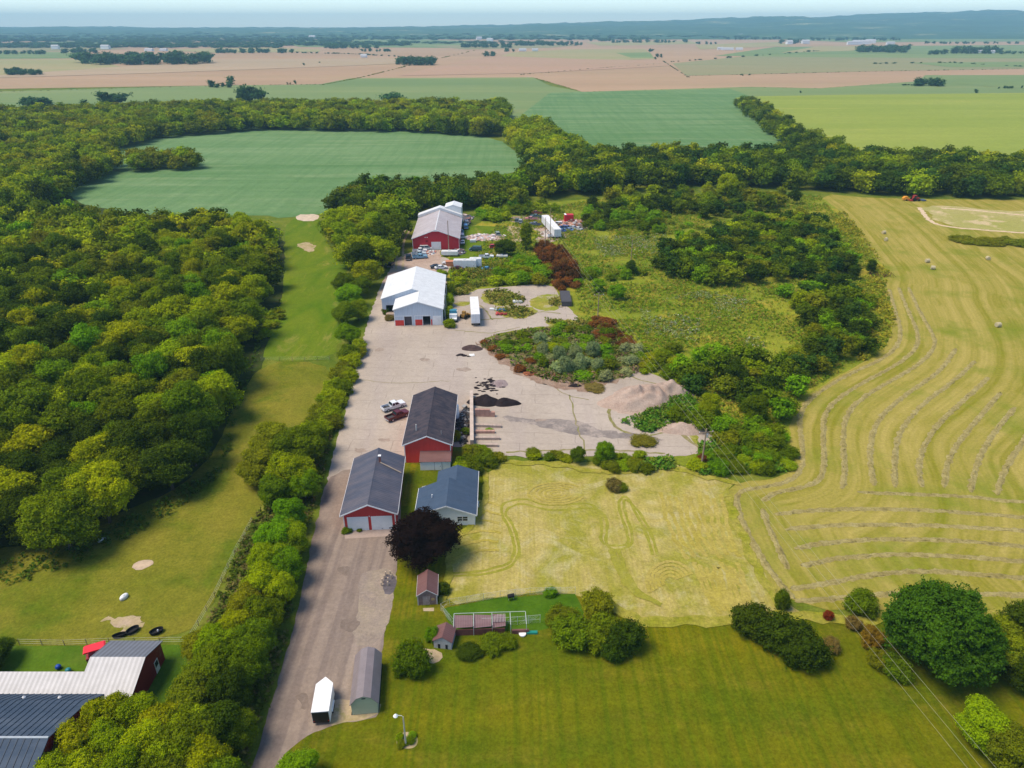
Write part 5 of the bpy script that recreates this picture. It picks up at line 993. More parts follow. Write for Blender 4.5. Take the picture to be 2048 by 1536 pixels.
p = G(1137,447); e = empty('box_truck', (p.x, p.y, 0), R(5), 'small red box truck body standing in the scrap heap', 'truck body'); MB().box(-2,2,-1.4,1.4,.5,4.2).build('body', m_plain('truck_red', (.55,.02,.03), .5), e); MB().box(-2.03,-1.2,-1.45,1.45,4.203,4.3).build('roof', TRIM, e)
heap(1060,750-2,1.8,1.2,.5,60,[(.35,.12,.05),(.2,.07,.03)], 'reddish woody debris pile below the silvery shrubs', 'debris_pile', 'debris', .8)
heap(1095,751,2.6,1.1,.6,70,[(.38,.12,.05),(.22,.07,.03)], 'rust red log like debris pile at the yard edge', 'debris_pile', 'debris', .9)
heap(1004,713,2.2,.7,.5,50,[(.40,.13,.05),(.25,.08,.03)], 'orange brown debris pile near the dark soil heap', 'debris_pile', 'debris', .8)
# soft heaps of soil, mulch and gravel
def mound(name, px, rx, ry, h, mat, label, cat, seed, rz=0, rough=.25):
    p = G(*px); n, q = 40, 20; V = []; F = []
    for j in range(q + 1):
        u = j / q
        for i in range(n):
            a = 2 * math.pi * i / n; w = 1 + .28 * mnoise.noise(Vector((math.cos(a) * 1.1, math.sin(a) * 1.1, seed)))
            x, y = u * rx * w * math.cos(a), u * ry * w * math.sin(a); z = h * (1 - u * u) ** 1.15 * (1 + .5 * mnoise.noise(Vector((x * .5, y * .5, seed)))) + rough * (1 - u) * mnoise.noise(Vector((x * 2, y * 2, seed + 4)))
            X = p.x + x * math.cos(rz) - y * math.sin(rz); Y = p.y + x * math.sin(rz) + y * math.cos(rz); V.append((X, Y, max(z, .0) + (.062 if j == q else .08)))
    for j in range(q):
        for i in range(n): k = (i + 1) % n; F.append((j*n + i, j*n + k, (j+1)*n + k, (j+1)*n + i)[::-1])
    return tag(link(bpy.data.objects.new(name, mesh_np(name, V, np.array(F), [4] * len(F), mat, smooth=True))), label, cat)
MUL = m_ground('dark_mulch', (.022,.017,.019), (.035,.026,.028), None, .5, 1, fs=5, bump=.8)
MUL2 = m_ground('brown_soil', (.07,.045,.045), (.12,.08,.07), None, .5, 1, fs=5, bump=.8)
mound('mulch_pile', (968,804), 4.2, 2.4, 1.5, MUL, 'black mulch pile leaning on the concrete wall', 'mulch pile', 3)
mound('mulch_pile', (1013,806), 3.4, 2.0, 1.2, MUL, 'black mulch pile right of the one on the wall', 'mulch pile', 8)
mound('soil_heap', (944,697), 3.0, 2.0, .8, MUL2, 'dark brown soil heap at the top of the yard', 'soil heap', 5)
mound('soil_heap', (1150,772), 1.7, .9, .5, MUL, 'small dark heap at the left end of the weedy heap', 'soil heap', 15)
mound('soil_heap', (998,768), 2.2, 2.2, .25, m_ground('grey_dust', (.24,.18,.18), (.32,.26,.25), None, .5, 1, fs=4), 'flat greyish smear of soil among the scattered mulch', 'soil heap', 25)
mound('gravel_mound', (1278,804), 9.6, 5.4, 3.4, mg_gravel, 'large pinkish gravel mound in the yard', 'gravel mound', 11, .25, .15)
mound('gravel_mound', (1335,786), 6.5, 3.6, 2.8, mg_gravel, 'gravel mound merging behind the large one', 'gravel mound', 17, -.1, .15)
mound('gravel_mound', (1370,860), 6.4, 2.4, 1.5, mg_gravel, 'low gravel mound near the tall utility pole', 'gravel mound', 21, -.05, .1)
ch = MB()
for k in range(70):
    x, y = (rnd.gauss(975, 13), rnd.gauss(772, 9)) if k < 58 else (rnd.uniform(915, 940), rnd.uniform(709, 714)); q = G(x, y); s = rnd.uniform(.2, .9); n = 7
    ch.lathe([(s, .07), (s * .8, .16), (s * .3, .2)], (q.x, q.y, 0), n, 0, rnd.uniform(.3, .8))
tag(ch.build('mulch_scraps', MUL), 'black mulch scraps scattered over the concrete above the piles', 'mulch', kind='stuff')
# concrete bin walls
CON = m_plain('block_concrete', (.42,.33,.28), .9, .1, 0, .2, .8); CON2 = m_plain('pink_concrete', (.42,.25,.20), .9, .1, 0, .2, .8)
q0, q1 = G(943,792), G(944,893); d = q1 - q0; e = empty('retaining_wall', (q0.x, q0.y, 0), math.atan2(d.y, d.x), 'long concrete wall beside the storage bins', 'wall'); n = 11; bl_ = d.length / n
MB().box(0, d.length, -.35, .35, 0, 1.5).build('wall', CON, e); MB().box(-.02, d.length+.02, -.4, .4, 1.503, 1.62).build('coping', m_plain('pale_coping', (.52,.43,.37), .9, .1, 0, .2, .8), e)
def blockrow(a, b, cols, rows, label, mat=CON, gap=True):
    a, b = G(*a), G(*b); d = b - a; e = empty('block_row', (a.x, a.y, .07), math.atan2(d.y, d.x), label, 'concrete blocks'); L = d.length / cols
    for k in range(cols):
        for j in range(rows if k < cols - 1 else max(1, rows - 1)): MB().box(k * L + .03, (k + 1) * L - .03, -.35, .35, j * .6, j * .6 + .58).build('block', mat, e)
blockrow((950,832),(990,833), 4, 3, 'tallest pinkish block row nearest the mulch pile', CON2)
blockrow((950,853),(1003,855), 6, 1, 'second row of concrete blocks from the mulch pile'); blockrow((950,866),(990,866), 5, 1, 'third row of concrete blocks with the weed on it', CON2)
blockrow((948,879),(1000,879), 6, 1, 'fourth row of concrete blocks, longest and lowest'); blockrow((955,893),(996,893), 4, 1, 'last row of concrete blocks nearest the bushes')
bush(G(979,862), .5, .9, BR, 'small weed between the concrete block rows', None, BUSHN, name='weed', cat='weeds')
heap(928,850,1.6,9,.6,150,[(.02,.02,.022),(.05,.05,.055),(.3,.3,.3),(.08,.06,.05)], 'black scrap and tyres between the store and the concrete wall', smax=1.0)
bush(G(932,868), 1.6, 1.1, MD, 'green weed in the black scrap beside the concrete wall', None, BUSHN, name='weed', cat='weeds')
bush(G(912,882), 2.6, 1.0, OL, 'olive vine on the right wall of the bright red building', None, BUSHN, name='vine', cat='vine')
p = G(911,836); tag(MB().lathe([(.8,0),(.85,.1),(.85,3.2),(.5,3.5),(.1,3.6)], (p.x,p.y,.06), 14).tube([(p.x+.8,p.y,.1),(p.x+.8,p.y,2.8)], .06, 5).build('storage_tank', WHITE), 'white upright tank at the right wall of the bright red building', 'tank')
# ---------------------------------------------------------------- farm things
def bale(px, py, rz, label):
    p = G(px, py); e = empty('hay_bale', (p.x, p.y, .05), rz, label, 'hay bale', 'round hay bales on the hay meadow'); e.scale = (.85, .85, .85); m = m_ground('hay', (.44,.37,.22), (.52,.45,.28), None, 2, 4, fs=6) if not BALEM else BALEM[0]
    if not BALEM: BALEM.append(m)
    b = MB(); prof = [(-.78,.72),(-.7,.82),(.7,.82),(.78,.72)]
    b.tube([(-.8,0,.82),(-.72,0,.82)], .72, 18, 0, .84); b.tube([(-.72,0,.82),(.72,0,.82)], .84, 18); b.tube([(.72,0,.82),(.8,0,.82)], .84, 18, 0, .72); b.build('roll', m, e)
    w = MB()
    for x in (-.45, 0, .45): w.tube([(x-.03,0,.82),(x+.03,0,.82)], .85, 18)
    w.build('net_wrap', m_plain('net_wrap', (.50,.45,.32), .8), e)
BALEM = []
for a in [(1767,468,.3,'hay bale nearest the top of the meadow'),(1771,482,.9,'hay bale just below the topmost one'),(1854,525,.1,'upper bale of the pair in the middle of the meadow'),(1865,539,-.3,'lower bale of the pair in the middle of the meadow'),(1975,520,1.5,'hay bale alone at the right near the weedy island'),(1995,654,.2,'hay bale nearest the windrows')]: bale(*a)
def hayrow(px, wd, i, label):
    w = resample(smooth(world2(px), 2), .4, False); w = [wob(p, .16, .9) for p in w]; V = []; F = []; prof = [(-1.1,.0),(-.8,.04),(-.5,.08),(-.2,.11),(.1,.12),(.45,.09),(.8,.04),(1.1,0)]; k = len(prof)
    for j, p in enumerate(w):
        t = (w[min(j+1, len(w)-1)] - w[max(j-1, 0)]).normalized(); s = Vector((-t.y, t.x, 0)); f = (.85 + .35 * mnoise.noise(Vector((p.x*.9, p.y*.9, 2)))) * min(1, .35 + j * .3, .35 + (len(w)-1-j) * .3)
        for q, (a, z) in enumerate(prof): V.append((p.x + s.x*a*wd/2*f + rnd.uniform(-.15,.15), p.y + s.y*a*wd/2*f + rnd.uniform(-.15,.15), .054 + max(0, z * f * (1 + rnd.uniform(-.7,.7)))))
        if j:
            for q in range(k-1): F.append(((j-1)*k+q, j*k+q, j*k+q+1, (j-1)*k+q+1))
    return tag(link(bpy.data.objects.new('windrow', mesh_np('windrow', V, np.array(F), [4]*len(F), HAYM))), label, 'windrow', 'windrows of raked hay')
HAYM = m_ground('raked_hay', (.30,.245,.085), (.40,.335,.14), (.16,.135,.035), .5, 1.2, fine=(.6,1.35), fs=3, t3=(.54,.68), bump=.8)
ROWS = [([(1778,578),(1790,620),(1802,660),(1798,688),(1770,717),(1700,747),(1640,782),(1605,812),(1598,850),(1606,900),(1602,948),(1560,970),(1500,977),(1474,987),(1472,1010),(1492,1060),(1524,1120),(1560,1168),(1590,1198)], 'longest windrow, nearest the bushes and bending to the lower left'),
    ([(1797,575),(1815,620),(1834,660),(1838,692),(1800,727),(1740,757),(1682,792),(1650,822),(1645,870),(1650,930),(1640,962),(1600,977),(1550,985),(1525,1003)], 'second long windrow counting from the bushes'),
    ([(1525,1018),(1535,1050),(1555,1090),(1575,1140)], 'short windrow between the longest one and the level ones'),
    ([(1817,575),(1842,630),(1864,665),(1873,692),(1842,727),(1782,762),(1722,797),(1690,832),(1685,880),(1691,950),(1683,978)], 'third long windrow counting from the bushes'),
    ([(1912,697),(1882,742),(1822,782),(1762,830),(1742,872),(1739,920),(1748,972)], 'first of the slanting windrows that stop above the level ones'),
    ([(1950,722),(1915,757),(1852,802),(1806,850),(1789,900),(1790,975)], 'second of the slanting windrows'),([(1977,755),(1932,797),(1872,850),(1844,900),(1837,940),(1843,974)], 'third of the slanting windrows'),
    ([(2002,785),(1955,838),(1912,890),(1893,930),(1888,975)], 'fourth of the slanting windrows'),([(2030,815),(1992,860),(1962,905),(1947,950),(1942,985)], 'fifth of the slanting windrows'),([(2075,840),(2030,905),(2004,950),(1993,990)], 'slanting windrow cut by the right edge'),
    ([(1715,985),(1850,990),(1950,994),(2000,1002),(2090,1006)], 'topmost of the level windrows'),([(1550,1030),(1600,1022),(1700,1018),(1850,1020),(1950,1028),(2090,1038)], 'second level windrow from the top'),([(1570,1060),(1650,1051),(1800,1049),(1950,1055),(2100,1066)], 'third level windrow from the top'),
    ([(1590,1098),(1660,1083),(1800,1078),(1930,1082),(2110,1100)], 'fourth level windrow from the top'),([(1600,1132),(1680,1116),(1800,1108),(1950,1115),(2120,1130)], 'fifth level windrow from the top'),([(1580,1178),(1640,1170),(1740,1150),(1850,1140),(1980,1152),(2120,1160)], 'sixth level windrow from the top, passing behind the largest tree'),
    ([(1590,1202),(1650,1200),(1740,1190),(1860,1186),(2000,1190),(2120,1192)], 'lowest windrow passing behind the largest tree')]
for i, (px, lab) in enumerate(ROWS): hayrow(px, 1.25, i, lab)
p = G(1830,402); e = empty('tractor', (p.x,p.y,0), R(5), 'small dark tractor with red parts at the far edge of the hay meadow', 'tractor'); TR = m_plain('tractor_red', (.35,.04,.03), .5)
MB().box(-1.6,1.8,-.6,.6,.8,1.7).box(-1.4,.2,-.8,.8,1.7,2.9).build('body', TR, e); MB().box(-1.3,.1,-.82,.82,1.9,2.7).build('cab_glass', GLASS, e)
for x, r in ((-1.2,.95),(1.4,.6)):
    for s in (-1,1): MB().tube([(x,s*.8,r),(x,s*1.3,r)], r, 14).build('wheel', TYRE, e)
MB().box(-3.2,-2,-1.4,1.4,.3,.8).build('rear_implement', TR, e); MB().box(3,5,-1.5,1.5,.2,.7).build('front_implement', m_plain('blue_grey', (.08,.12,.2), .5), e)
p = G(1811,401); e = empty('baler', (p.x,p.y,0), 0, 'orange round baler left of the tractor at the far edge of the hay meadow', 'baler'); e.scale = (.7,.7,.7); OR = m_plain('orange_paint', (.75,.30,.03), .5)
MB().prism([(-2.2,.7),(-2.4,1.9),(-1.2,3),(.6,3),(1.9,1.8),(2.4,.8)], 'y', -1.3, 1.3).build('body', OR, e); MB().tube([(2.4,0,.8),(4,0,.7)], .12, 6).build('hitch', OR, e)
for s in (-1,1): MB().tube([(0,s*1.32,.6),(0,s*1.6,.6)], .6, 12).build('wheel', TYRE, e)
# tanks, troughs and buggy by the barn
for px, py, rz, l in ((205,1083,.35,'white plastic tub near the wood edge in the meadow'),(249,1197,1.2,'white plastic tub in the middle of the meadow')):
    p = G(px, py); e = empty('calf_hutch', (p.x,p.y,.06), rz, l, 'tub', 'white tubs in the meadow'); MB().lathe([(.66,0),(.74,.12),(.74,.42),(.6,.58),(.3,.64)], (0,0,0), 20, 0, .58).build('tub', TRIM, e, True); MB().lathe([(.26,.642),(.27,.70),(.1,.74)], (0,0,0), 16, 0, .7).build('lid', WHITE, e)
for px, py, rz, l in ((266,1264,.9,'black oval trough on the bare patch'),(314,1266,.6,'black oval trough with a white bottle in it'),(240,1274,.4,'long narrow grey trough left of the black ones')):
    p = G(px, py); e = empty('trough', (p.x,p.y,.1), rz, l, 'trough', 'feed troughs by the barn'); k = .4 if 'narrow' in l else .6
    mb = MB(); 
    for (r0, z0), (r1, z1) in (((.85,0),(1.0,.5)),((1.0,.5),(.93,.5)),((.93,.5),(.8,.08)),((.8,.08),(.02,.08))):
        for i in range(18):
            a0, a1 = 2*math.pi*i/18, 2*math.pi*(i+1)/18; mb.face([(r0*math.cos(a0),r0*k*math.sin(a0),z0),(r0*math.cos(a1),r0*k*math.sin(a1),z0),(r1*math.cos(a1),r1*k*math.sin(a1),z1),(r1*math.cos(a0),r1*k*math.sin(a0),z1)])
    mb.build('shell', DARK if 'black' in l else CHROME, e)
    if 'bottle' in l: MB().lathe([(.12,.1),(.12,.4),(.05,.5)], (.2,0,0), 8).build('bottle', TRIM, e)
p = G(196,1316); e = empty('buggy', (p.x,p.y,.06), R(25), 'buggy with a bright red canopy behind the barn roof', 'buggy'); RC = m_plain('red_canopy', (.75,.03,.05), .45)
MB().prism([(-1.4,1.95),(-1.2,2.1),(1.2,2.1),(1.4,1.95),(1.35,1.9),(-1.35,1.9)], 'y', -.75, .75).build('canopy', RC, e); MB().box(-1.3,1.3,-.6,.6,.4,.8).box(-.9,-.3,-.55,.55,.8,1.2).build('body', m_plain('buggy_body', (.3,.03,.04), .5), e)
for x in (-1.2,1.2):
    for s in (-.6,.6): MB().tube([(x*.9,s,.8),(x*.95,s*1.05,1.92)], .03, 5).build('canopy_post', TRIM, e)
for x in (-.9,.9):
    for s in (-1,1): MB().tube([(x,s*.55,.3),(x,s*.75,.3)], .3, 12).build('wheel', TYRE, e)
for px, py, c, l in ((118,1338,(.01,.06,.35),'blue ball on the grass behind the barn'),(138,1345,(.02,.2,.25),'teal ball near the barn roof edge')):
    p = G(px, py); o = MB().lathe([(.05,0),(.25,.06),(.36,.2),(.4,.36),(.36,.52),(.25,.66),(.05,.72)], (p.x,p.y,.06), 12).build('ball', m_plain('ball_paint', c, .4)); tag(o, l, 'ball')
    if 'tiny' in l: o.scale = (1,1,1)
# ---------------------------------------------------------------- fences
def wire_fence(px, h, post, nw, label, r=.05, wr=.012, mesh=0, mat=None):
    w = [G(*q) for q in px]; e = empty('fence', w[0], 0, label, 'fence'); o = w[0]; m = mat or m_plain('fence_post_wood', (.22,.17,.12), .9)
    for a, b in zip(w, w[1:]):
        k = max(1, round((b - a).length / post))
        for i in range(k + (b is w[-1])): q = a.lerp(b, i / k) - o; MB().tube([(q.x,q.y,0),(q.x+rnd.uniform(-.04,.04),q.y,h)], r, 5).build('post', m, e)
    mb = MB()
    for a, b in zip(w, w[1:]):
        a, b = a - o, b - o
        for i in range(nw): z = h * (i + 1) / nw - .05; mb.tube([(a.x,a.y,z),(b.x,b.y,z)], wr, 3)
        if mesh:
            n = int((b - a).length / mesh); st = int(h / mesh) + 1
            for i in range(-st, n):
                for sgn in (1, -1):
                    u0, u1 = i / n, (i + st) / n
                    if u0 < 0 or u1 > 1: continue
                    z0, z1 = (0, h) if sgn > 0 else (h, 0); qa, qb = a.lerp(b, u0), a.lerp(b, u1); mb.tube([(qa.x,qa.y,z0),(qb.x,qb.y,z1)], .008, 3)
    mb.build('wire', m_plain('fence_wire', (.45,.47,.46), .5), e)
wire_fence([(40,1290),(130,1292),(220,1288),(372,1286)], 1.2, 3.2, 3, 'wire fence with wooden posts between the meadow and the barn')
wire_fence([(380,1282),(430,1195),(470,1110),(505,1045)], 1.2, 3.4, 3, 'wire fence along the right side of the grazed meadow')
wire_fence([(522,722),(560,722),(610,722),(660,720)], 1.2, 4, 3, 'low wire fence across the strip above the grazed meadow')
galv = m_plain('galvanised', (.50,.54,.52), .45, .5)
wire_fence([(907,1252),(882,1222),(900,1212),(1000,1196),(1060,1190),(1150,1188)], 1.5, 2.6, 2, 'chain link fence around the upper side of the dog pen', .03, .012, .22, galv)
wire_fence([(908,1256),(945,1254),(1000,1252),(1035,1250),(1080,1246)], 1.7, 2.0, 2, 'chain link fence along the kennel roof', .035, .02, .22, galv)
# kennel
o = G(905,1296); e = empty('rusty_hut', (G(868,1296).x, G(868,1296).y, 0), R(-8), 'small weathered hut with rusty roof at the left end of the kennel', 'hut')
MB().prism([(0,0),(2.6,0),(2.6,1.5),(1.3,2.3),(0,1.5)], 'y', 0, 2.6).build('wall', m_plain('grey_boards', (.42,.42,.44), .9, var=.25, scale=3), e)
MB().prism([(-.15,1.45),(1.3,2.36),(1.3,2.44),(-.15,1.53)], 'y', -.15, 2.8).build('roof', RBROWN, e); MB().prism([(2.75,1.45),(1.3,2.36),(1.3,2.44),(2.75,1.53)], 'y', -.15, 2.8).build('roof', RBROWN, e)
for x in (.6, 1.7): MB().box(x, x+.35, -.03, -.004, .1, .9).build('door', DARK, e)
rk = m_roof('rust_tin', (.17,.095,.10), (.26,.17,.175), .9, math.pi/2, .6, .12, smix=.8); e = empty('kennel', (G(908,1270,0).x, G(908,1270,0).y, 0), R(2.5), 'long dog kennel with patchy rusty tin roof', 'kennel')
xs = [0, 2.9, 5.6, 7.6]; 
for i, (x0, x1, sg) in enumerate(((0,2.8,0),(2.95,5.5,.12),(5.7,7.6,.2))):
    MB().hexa([(x0,-.2,1.55-sg),(x1,-.1,1.55),(x1,2.0,1.75-sg),(x0,2.15,1.75),(x0,-.2,1.6-sg),(x1,-.1,1.6),(x1,2.0,1.8-sg),(x0,2.15,1.8)]).build('roof_sheet', rk, e)
m = MB()
for x in (-.03, 2.87, 5.6, 8.3, 10.6): m.box(x, x+.07, -.25, 2.3, 1.86, 1.93); m.box(x, x+.07, -.25, -.18, 0, 1.9); m.box(x, x+.07, 2.23, 2.3, 0, 1.9)
m.box(0, 10.6, 2.24, 2.3, 1.94, 2.0); m.build('frame', galv, e)
m = MB()
for k in range(9): m.box(5.75 + k*.22, 5.85 + k*.22, .6, 2.2, 1.66, 1.72)
m.build('slats', m_plain('grey_slats', (.35,.28,.28), .8), e); MB().box(.1, 7.5, -.2, -.1, 0, 1.2).build('back_wall', m_plain('rust_wall', (.16,.06,.05), .9, var=.3), e)
MB().box(8.5, 11, -.3, .0, 0, .8).build('low_wall', m_plain('rust_wall2', (.16,.07,.06), .9, var=.3), e)
p = G(1045,1270); tag(MB().lathe([(.2,.06),(.5,.1),(.55,.3),(.5,.36)], (p.x,p.y,0), 16).build('basin', TRIM), 'round white basin at the right end of the kennel', 'basin')
p = G(1064,1267); tag(MB().box(p.x-.8,p.x+.8,p.y-.25,p.y+.25,.08,.35).box(p.x-.7,p.x+.7,p.y-.18,p.y+.18,.36,.4).build('bench', m_plain('teal_plastic', (.02,.25,.20), .5)), 'teal plastic bench right of the kennel', 'bench')
p = G(1022,1200); e = empty('barbecue', (p.x,p.y,.06), .3, 'black barbecue against the fence inside the dog pen', 'barbecue'); MB().tube([(-.5,0,.8),(.5,0,.8)], .32, 12).build('drum', DARK, e)
for x in (-.4,.4): MB().tube([(x,0,0),(x,0,.6)], .04, 5).build('leg', CHROME, e)
p = G(776,1165); e = empty('post_cluster', (p.x,p.y,.07), 0, 'group of short pale posts on the dark patch by the driveway edge', 'posts'); pm = m_plain('pale_wood', (.6,.47,.35), .8)
for x, y in ((-.6,1.6),(.1,1.8),(-.7,.8),(.4,.9),(-.9,0),(0,.2),(-.9,-.8),(.1,-.7)): MB().box(x-.09,x+.09,y-.09,y+.09,0,.75).build('post', pm, e)
sheet('asphalt_stain', [(768,1150),(790,1150),(795,1168),(785,1190),(765,1188)], .077, m_ground('dark_patch', (.10,.09,.10), (.16,.14,.15), None, .5, 1), .15, .5)
# ---------------------------------------------------------------- light pole, utility poles, wires
p = G(812,1491); e = empty('yard_light', (p.x,p.y,.05), 0, 'grey yard light pole with round lamp in a flower ring on the lawn', 'lamp pole')
MB().tube([(0,0,0),(0,0,5.2)], .11, 10, 0, .08).build('pole', m_plain('grey_pole', (.42,.40,.37), .6), e); a = MB().tube([(0,0,5.15),(-.15,0,5.4),(-.7,0,5.45)], .045, 6).build('arm', galv, e)
MB().lathe([(.08,.28),(.16,.2),(.3,.0),(.26,-.1),(.1,-.16)], (-.9,0,5.35), 12).build('lamp_head', m_plain('lamp_globe', (.85,.85,.85), .25), e)
for x, y, c in ((824,1474,BR),(820,1485,MD),(800,1478,YG),(803,1492,OL)): bush(G(x,y), .7, .6, c, f'{TONE[c]} plants in the ring around the yard light', 'plants around the yard light', BUSHN, name='flower_clump', cat='plant')
POLEM = m_plain('pole_wood', (.30,.22,.16), .9, var=.25, scale=2)
def upole(p, h, rz, label, arm=True, r=.16):
    e = empty('utility_pole', (p.x,p.y,0), rz, label, 'utility pole', 'utility poles of the line'); MB().tube([(0,0,-.2),(0,0,h)], r, 9, 0, r*.65).build('pole', POLEM, e)
    if arm:
        a = MB().box(-1.5,1.5,-.06,.06,h-.9,h-.76).build('crossarm', POLEM, e)
        for x in (-1.4,0,1.4): MB().lathe([(.03,0),(.07,.06),(.04,.16),(.06,.2)], (x,0,h-.76), 8).build('insulator', TRIM, e)
    return Vector((p.x,p.y,h))
pA, pB = G(1195,641), G(1402,936); hp = 9.6
tA = upole(pA, 9.0, .12, 'utility pole with crossarm rising from rust red bushes', True); tB = upole(pB, 9.2, .18, 'tall utility pole at the right end of the yard with creeper', True, .2)
MB().lathe([(.22,0),(.24,.1),(.24,.75),(.2,.8)], (.3,0,7.2), 12).build('transformer', CHROME, [o for o in S.collection.objects if o.name.startswith('utility_pole')][-1])
pC = G(1090,500); tC = upole(pC, 13, .1, 'left of the twin poles in the rust red thicket', False); tD = upole(G(1094,490) + Vector((1.2,0,0)), 15, .1, 'right of the twin poles in the rust red thicket', False)
tE = upole(G(898,510), 13.5, 0, 'tall pole in front of the red barn', False, .2); upole(G(1262,520), 8, 0, 'short pole half hidden in the middle thicket', False)
def at(px, py, z): return G(px, py, z)
e1, e2, e3 = at(1960,1585,8.6), at(1930,1590,8.4), at(1935,1575,8.7)
WIREM = m_plain('power_wire', (.36,.34,.24), .5)
def cable(pts, sag, label, r=.014):
    m = MB()
    for a, b in zip(pts, pts[1:]):
        q = []
        for k in range(17): t = k / 16; v = a.lerp(b, t); q.append((v.x, v.y, v.z - 4 * sag * t * (1 - t)))
        m.tube(q, r, 4)
    tag(m.build('power_cable', WIREM), label, 'cable', 'power cables of the line')
n1 = G(1925,1536,7.6); n2 = G(1958,1536,7.9); n3 = G(1990,1536,8.1)
for k, (n, dx) in enumerate(((n1,-1.4),(n2,0),(n3,1.4))):
    A = tA + Vector((dx,0,-.56)); B = tB + Vector((dx,0,-.56)); C_ = tC + Vector((dx*.6,0,-.4)); D = B + (n - B) * 1.3; D.z = 8.6
    cable([C_, A, B, D], .5, ['left cable of the power line over the hay meadow','middle cable of the power line over the hay meadow','right cable of the power line over the hay meadow'][k])
# ---------------------------------------------------------------- low weeds (uncountable)
def weeds(name, polys, n, hr, tones, label, seed, leaf=.3, per=9, cat='weeds', white=0.):
    g = np.random.default_rng(seed); P_ = [np.array([(G(*q).x, G(*q).y) for q in pl]) for pl in polys]; pts = []
    ar = np.array([abs(np.sum(p[:,0] * np.roll(p[:,1], -1) - p[:,1] * np.roll(p[:,0], -1))) / 2 for p in P_]); nn = (n * ar / ar.sum()).astype(int)
    for p, k in zip(P_, nn):
        x0, y0 = p.min(0); x1, y1 = p.max(0); X = g.uniform(x0, x1, k * 6); Y = g.uniform(y0, y1, k * 6); i = np.nonzero(inside_np(p, X, Y))[0]
        c = np.array([mnoise.noise(Vector((X[j] * .09, Y[j] * .09, seed))) for j in i]); i = i[g.random(len(i)) < .45 + .9 * c][:k]; pts.append(np.stack([X[i], Y[i]], 1))
    pt = np.concatenate(pts); m = len(pt); h = g.uniform(*hr, m); base = np.repeat(pt, per, 0); H = np.repeat(h, per)
    N = m * per; pos = np.stack([base[:,0] + g.normal(size=N) * .3 * H, base[:,1] + g.normal(size=N) * .3 * H, H * g.uniform(.15, 1, N)], 1)
    nr = g.normal(size=(N, 3)); nr[:,2] = np.abs(nr[:,2]) + .6; nr /= np.linalg.norm(nr, axis=1)[:,None]; a = np.cross(nr, g.normal(size=(N, 3))); a /= np.linalg.norm(a, axis=1)[:,None]; b = np.cross(nr, a); s = (leaf * g.uniform(.6, 1.4, N))[:,None] * np.clip(H, .4, 2)[:,None]
    V = np.stack([pos - a*s, pos - b*s*.6, pos + a*s, pos + b*s*.6], 1).reshape(-1, 3)
    tt = np.array([t for t in tones]); ti = np.repeat(g.integers(0, len(tones), m), per); T = tt[ti] * g.uniform(.7, 1.3, (N, 1))
    if white: w = (g.random(N) < white) & (pos[:,2] > H * .55); T[w] = (.55,.56,.42)
    me = mesh_np(name, V, np.arange(N * 4), np.full(N, 4), FOL, tint=T); return tag(link(bpy.data.objects.new(name, me)), label, cat, kind='stuff')
BF = [(905,575),(1000,440),(1180,400),(1640,392),(1760,545),(1780,600),(1770,690),(1620,780),(1570,850),(1570,940),(1430,935),(1440,860),(1340,760),(1290,700),(1160,640),(1150,580),(1100,540)]
weeds('weeds', [BF], 42000, (.3,1.0), [(.24,.32,.02),(.18,.31,.015),(.36,.37,.03),(.14,.25,.012),(.36,.30,.05)], 'tall mixed weeds covering the brush field', 5)
weeds('wildflowers', [[(1185,475),(1330,470),(1350,510),(1200,515)],[(1390,585),(1440,585),(1400,610),(1330,600)],[(1430,590),(1500,600),(1480,640),(1420,640)],[(1280,620),(1400,640),(1400,690),(1290,670)],[(1480,675),(1530,680),(1530,700),(1490,695)]], 2000, (.5,1.0), [(.30,.33,.14),(.18,.25,.04)], 'patches of white wildflowers in the brush field', 6, .26, 9, 'wildflowers', .13)
weeds('goldenrod', [[(1690,425),(1740,490),(1780,550),(1765,580),(1790,640),(1768,705),(1700,735),(1740,690),(1735,610),(1700,560),(1750,550),(1690,480),(1660,430)]], 3600, (.6,1.3), [(.32,.32,.02),(.22,.26,.02),(.40,.34,.03)], 'yellow goldenrod along the hay meadow edge', 7, cat='goldenrod')
weeds('rough_grass', [[(1300,925),(1345,918),(1350,938),(1290,945),(1235,935)],[(1310,800),(1380,795),(1420,840),(1380,855),(1290,865),(1240,845),(1290,830)],[(1400,880),(1440,880),(1570,900),(1570,945),(1400,950)]], 2600, (.5,1.3), [(.09,.22,.015),(.12,.26,.02),(.18,.24,.03)], 'bright rough grass around the gravel mounds and yard corner', 8, cat='grass')
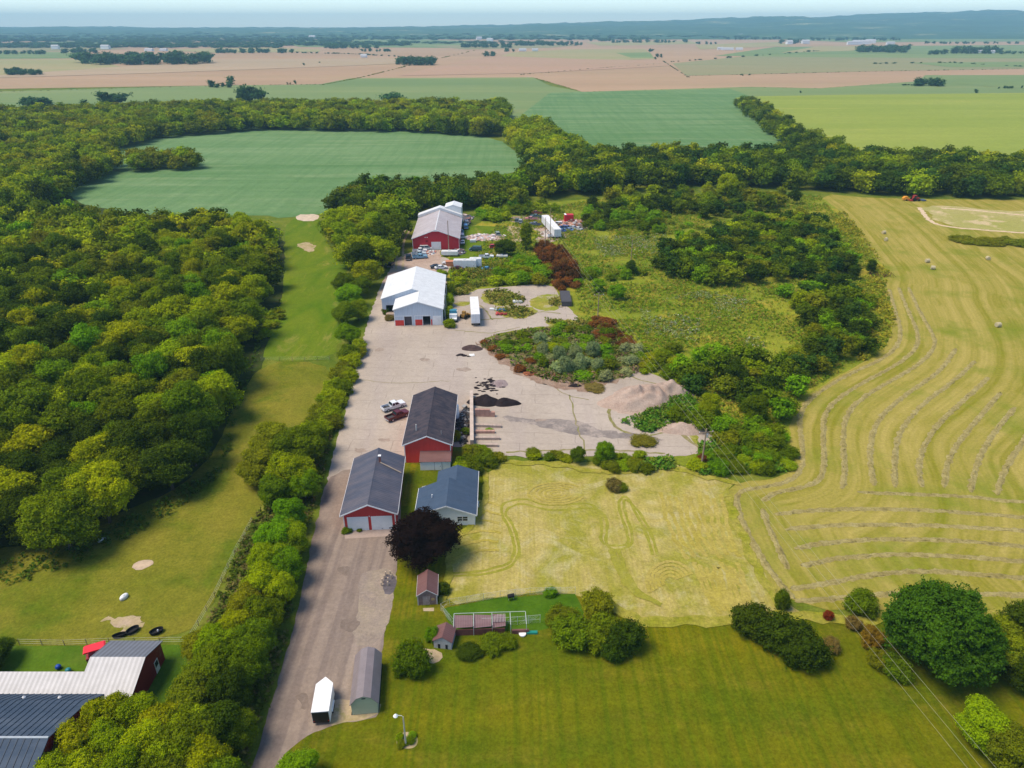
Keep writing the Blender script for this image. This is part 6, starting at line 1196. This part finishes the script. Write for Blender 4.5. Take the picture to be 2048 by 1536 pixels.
weeds('roadside_weeds', [[(500,1536),(520,1450),(575,1280),(600,1130),(622,1030),(650,940),(665,860),(690,790),(712,720),(700,700),(660,800),(640,900),(600,1000),(560,1150),(500,1350),(440,1536)],[(500,1050),(560,980),(560,1100),(470,1290),(400,1300),(440,1190)]], 3000, (.3,1.0), [(.09,.14,.012),(.14,.18,.02),(.20,.17,.05)], 'weeds along the hedge foot beside the driveway', 9, cat='weeds')
weeds('slab_weeds', [[(965,585),(1010,580),(1045,592),(1050,603),(1020,612),(985,612)],[(985,618),(1050,616),(1070,628),(1040,638),(1000,630)],[(1090,642),(1170,642),(1180,650),(1120,658)],[(905,578),(950,578),(940,590),(910,592)],[(1095,598),(1122,600),(1118,615),(1100,612)],[(905,540),(1060,520),(1110,566),(1000,572),(905,578)]], 2400, (.4,1.4), [(.20,.22,.03),(.13,.18,.02),(.30,.26,.05)], 'weeds growing through the cracked slab', 10, cat='weeds')
weeds('bank_weeds', [[(975,676),(1060,660),(1180,655),(1300,700),(1290,738),(1240,758),(1150,775),(1060,748),(1005,722),(962,692)]], 3000, (.3,1.2), [(.14,.20,.02),(.24,.22,.06),(.30,.20,.12),(.09,.16,.015)], 'rough weeds and dead stalks on the bank above the yard', 14, cat='weeds')
weeds('wood_edge_weeds', [[(565,600),(520,700),(470,850),(455,940),(340,1030),(180,1120),(0,1180),(-100,1200),(-100,1150),(180,1080),(330,1000),(440,930),(460,820),(505,700),(550,620)]], 1500, (.4,1.2), [(.07,.13,.01),(.10,.16,.015)], 'undergrowth at the foot of the big wood', 12, cat='undergrowth')
# ---------------------------------------------------------------- haze: one closed box of even thin air
hz = MB().box(-17500, 17500, -1000, 14500, -1.5, 260).build('haze', bpy.data.materials.new('haze_air'))
hm = hz.data.materials[0]; hm.use_nodes = True; hn = hm.node_tree.nodes; hn.remove(hn['Principled BSDF'])
pv = hn.new('ShaderNodeVolumePrincipled'); pv.inputs['Color'].default_value = (.42,.78,1.0,1); pv.inputs['Density'].default_value = .00011; pv.inputs['Anisotropy'].default_value = .0
hm.node_tree.links.new(pv.outputs[0], hn['Material Output'].inputs['Volume']); tag(hz, kind='stuff')
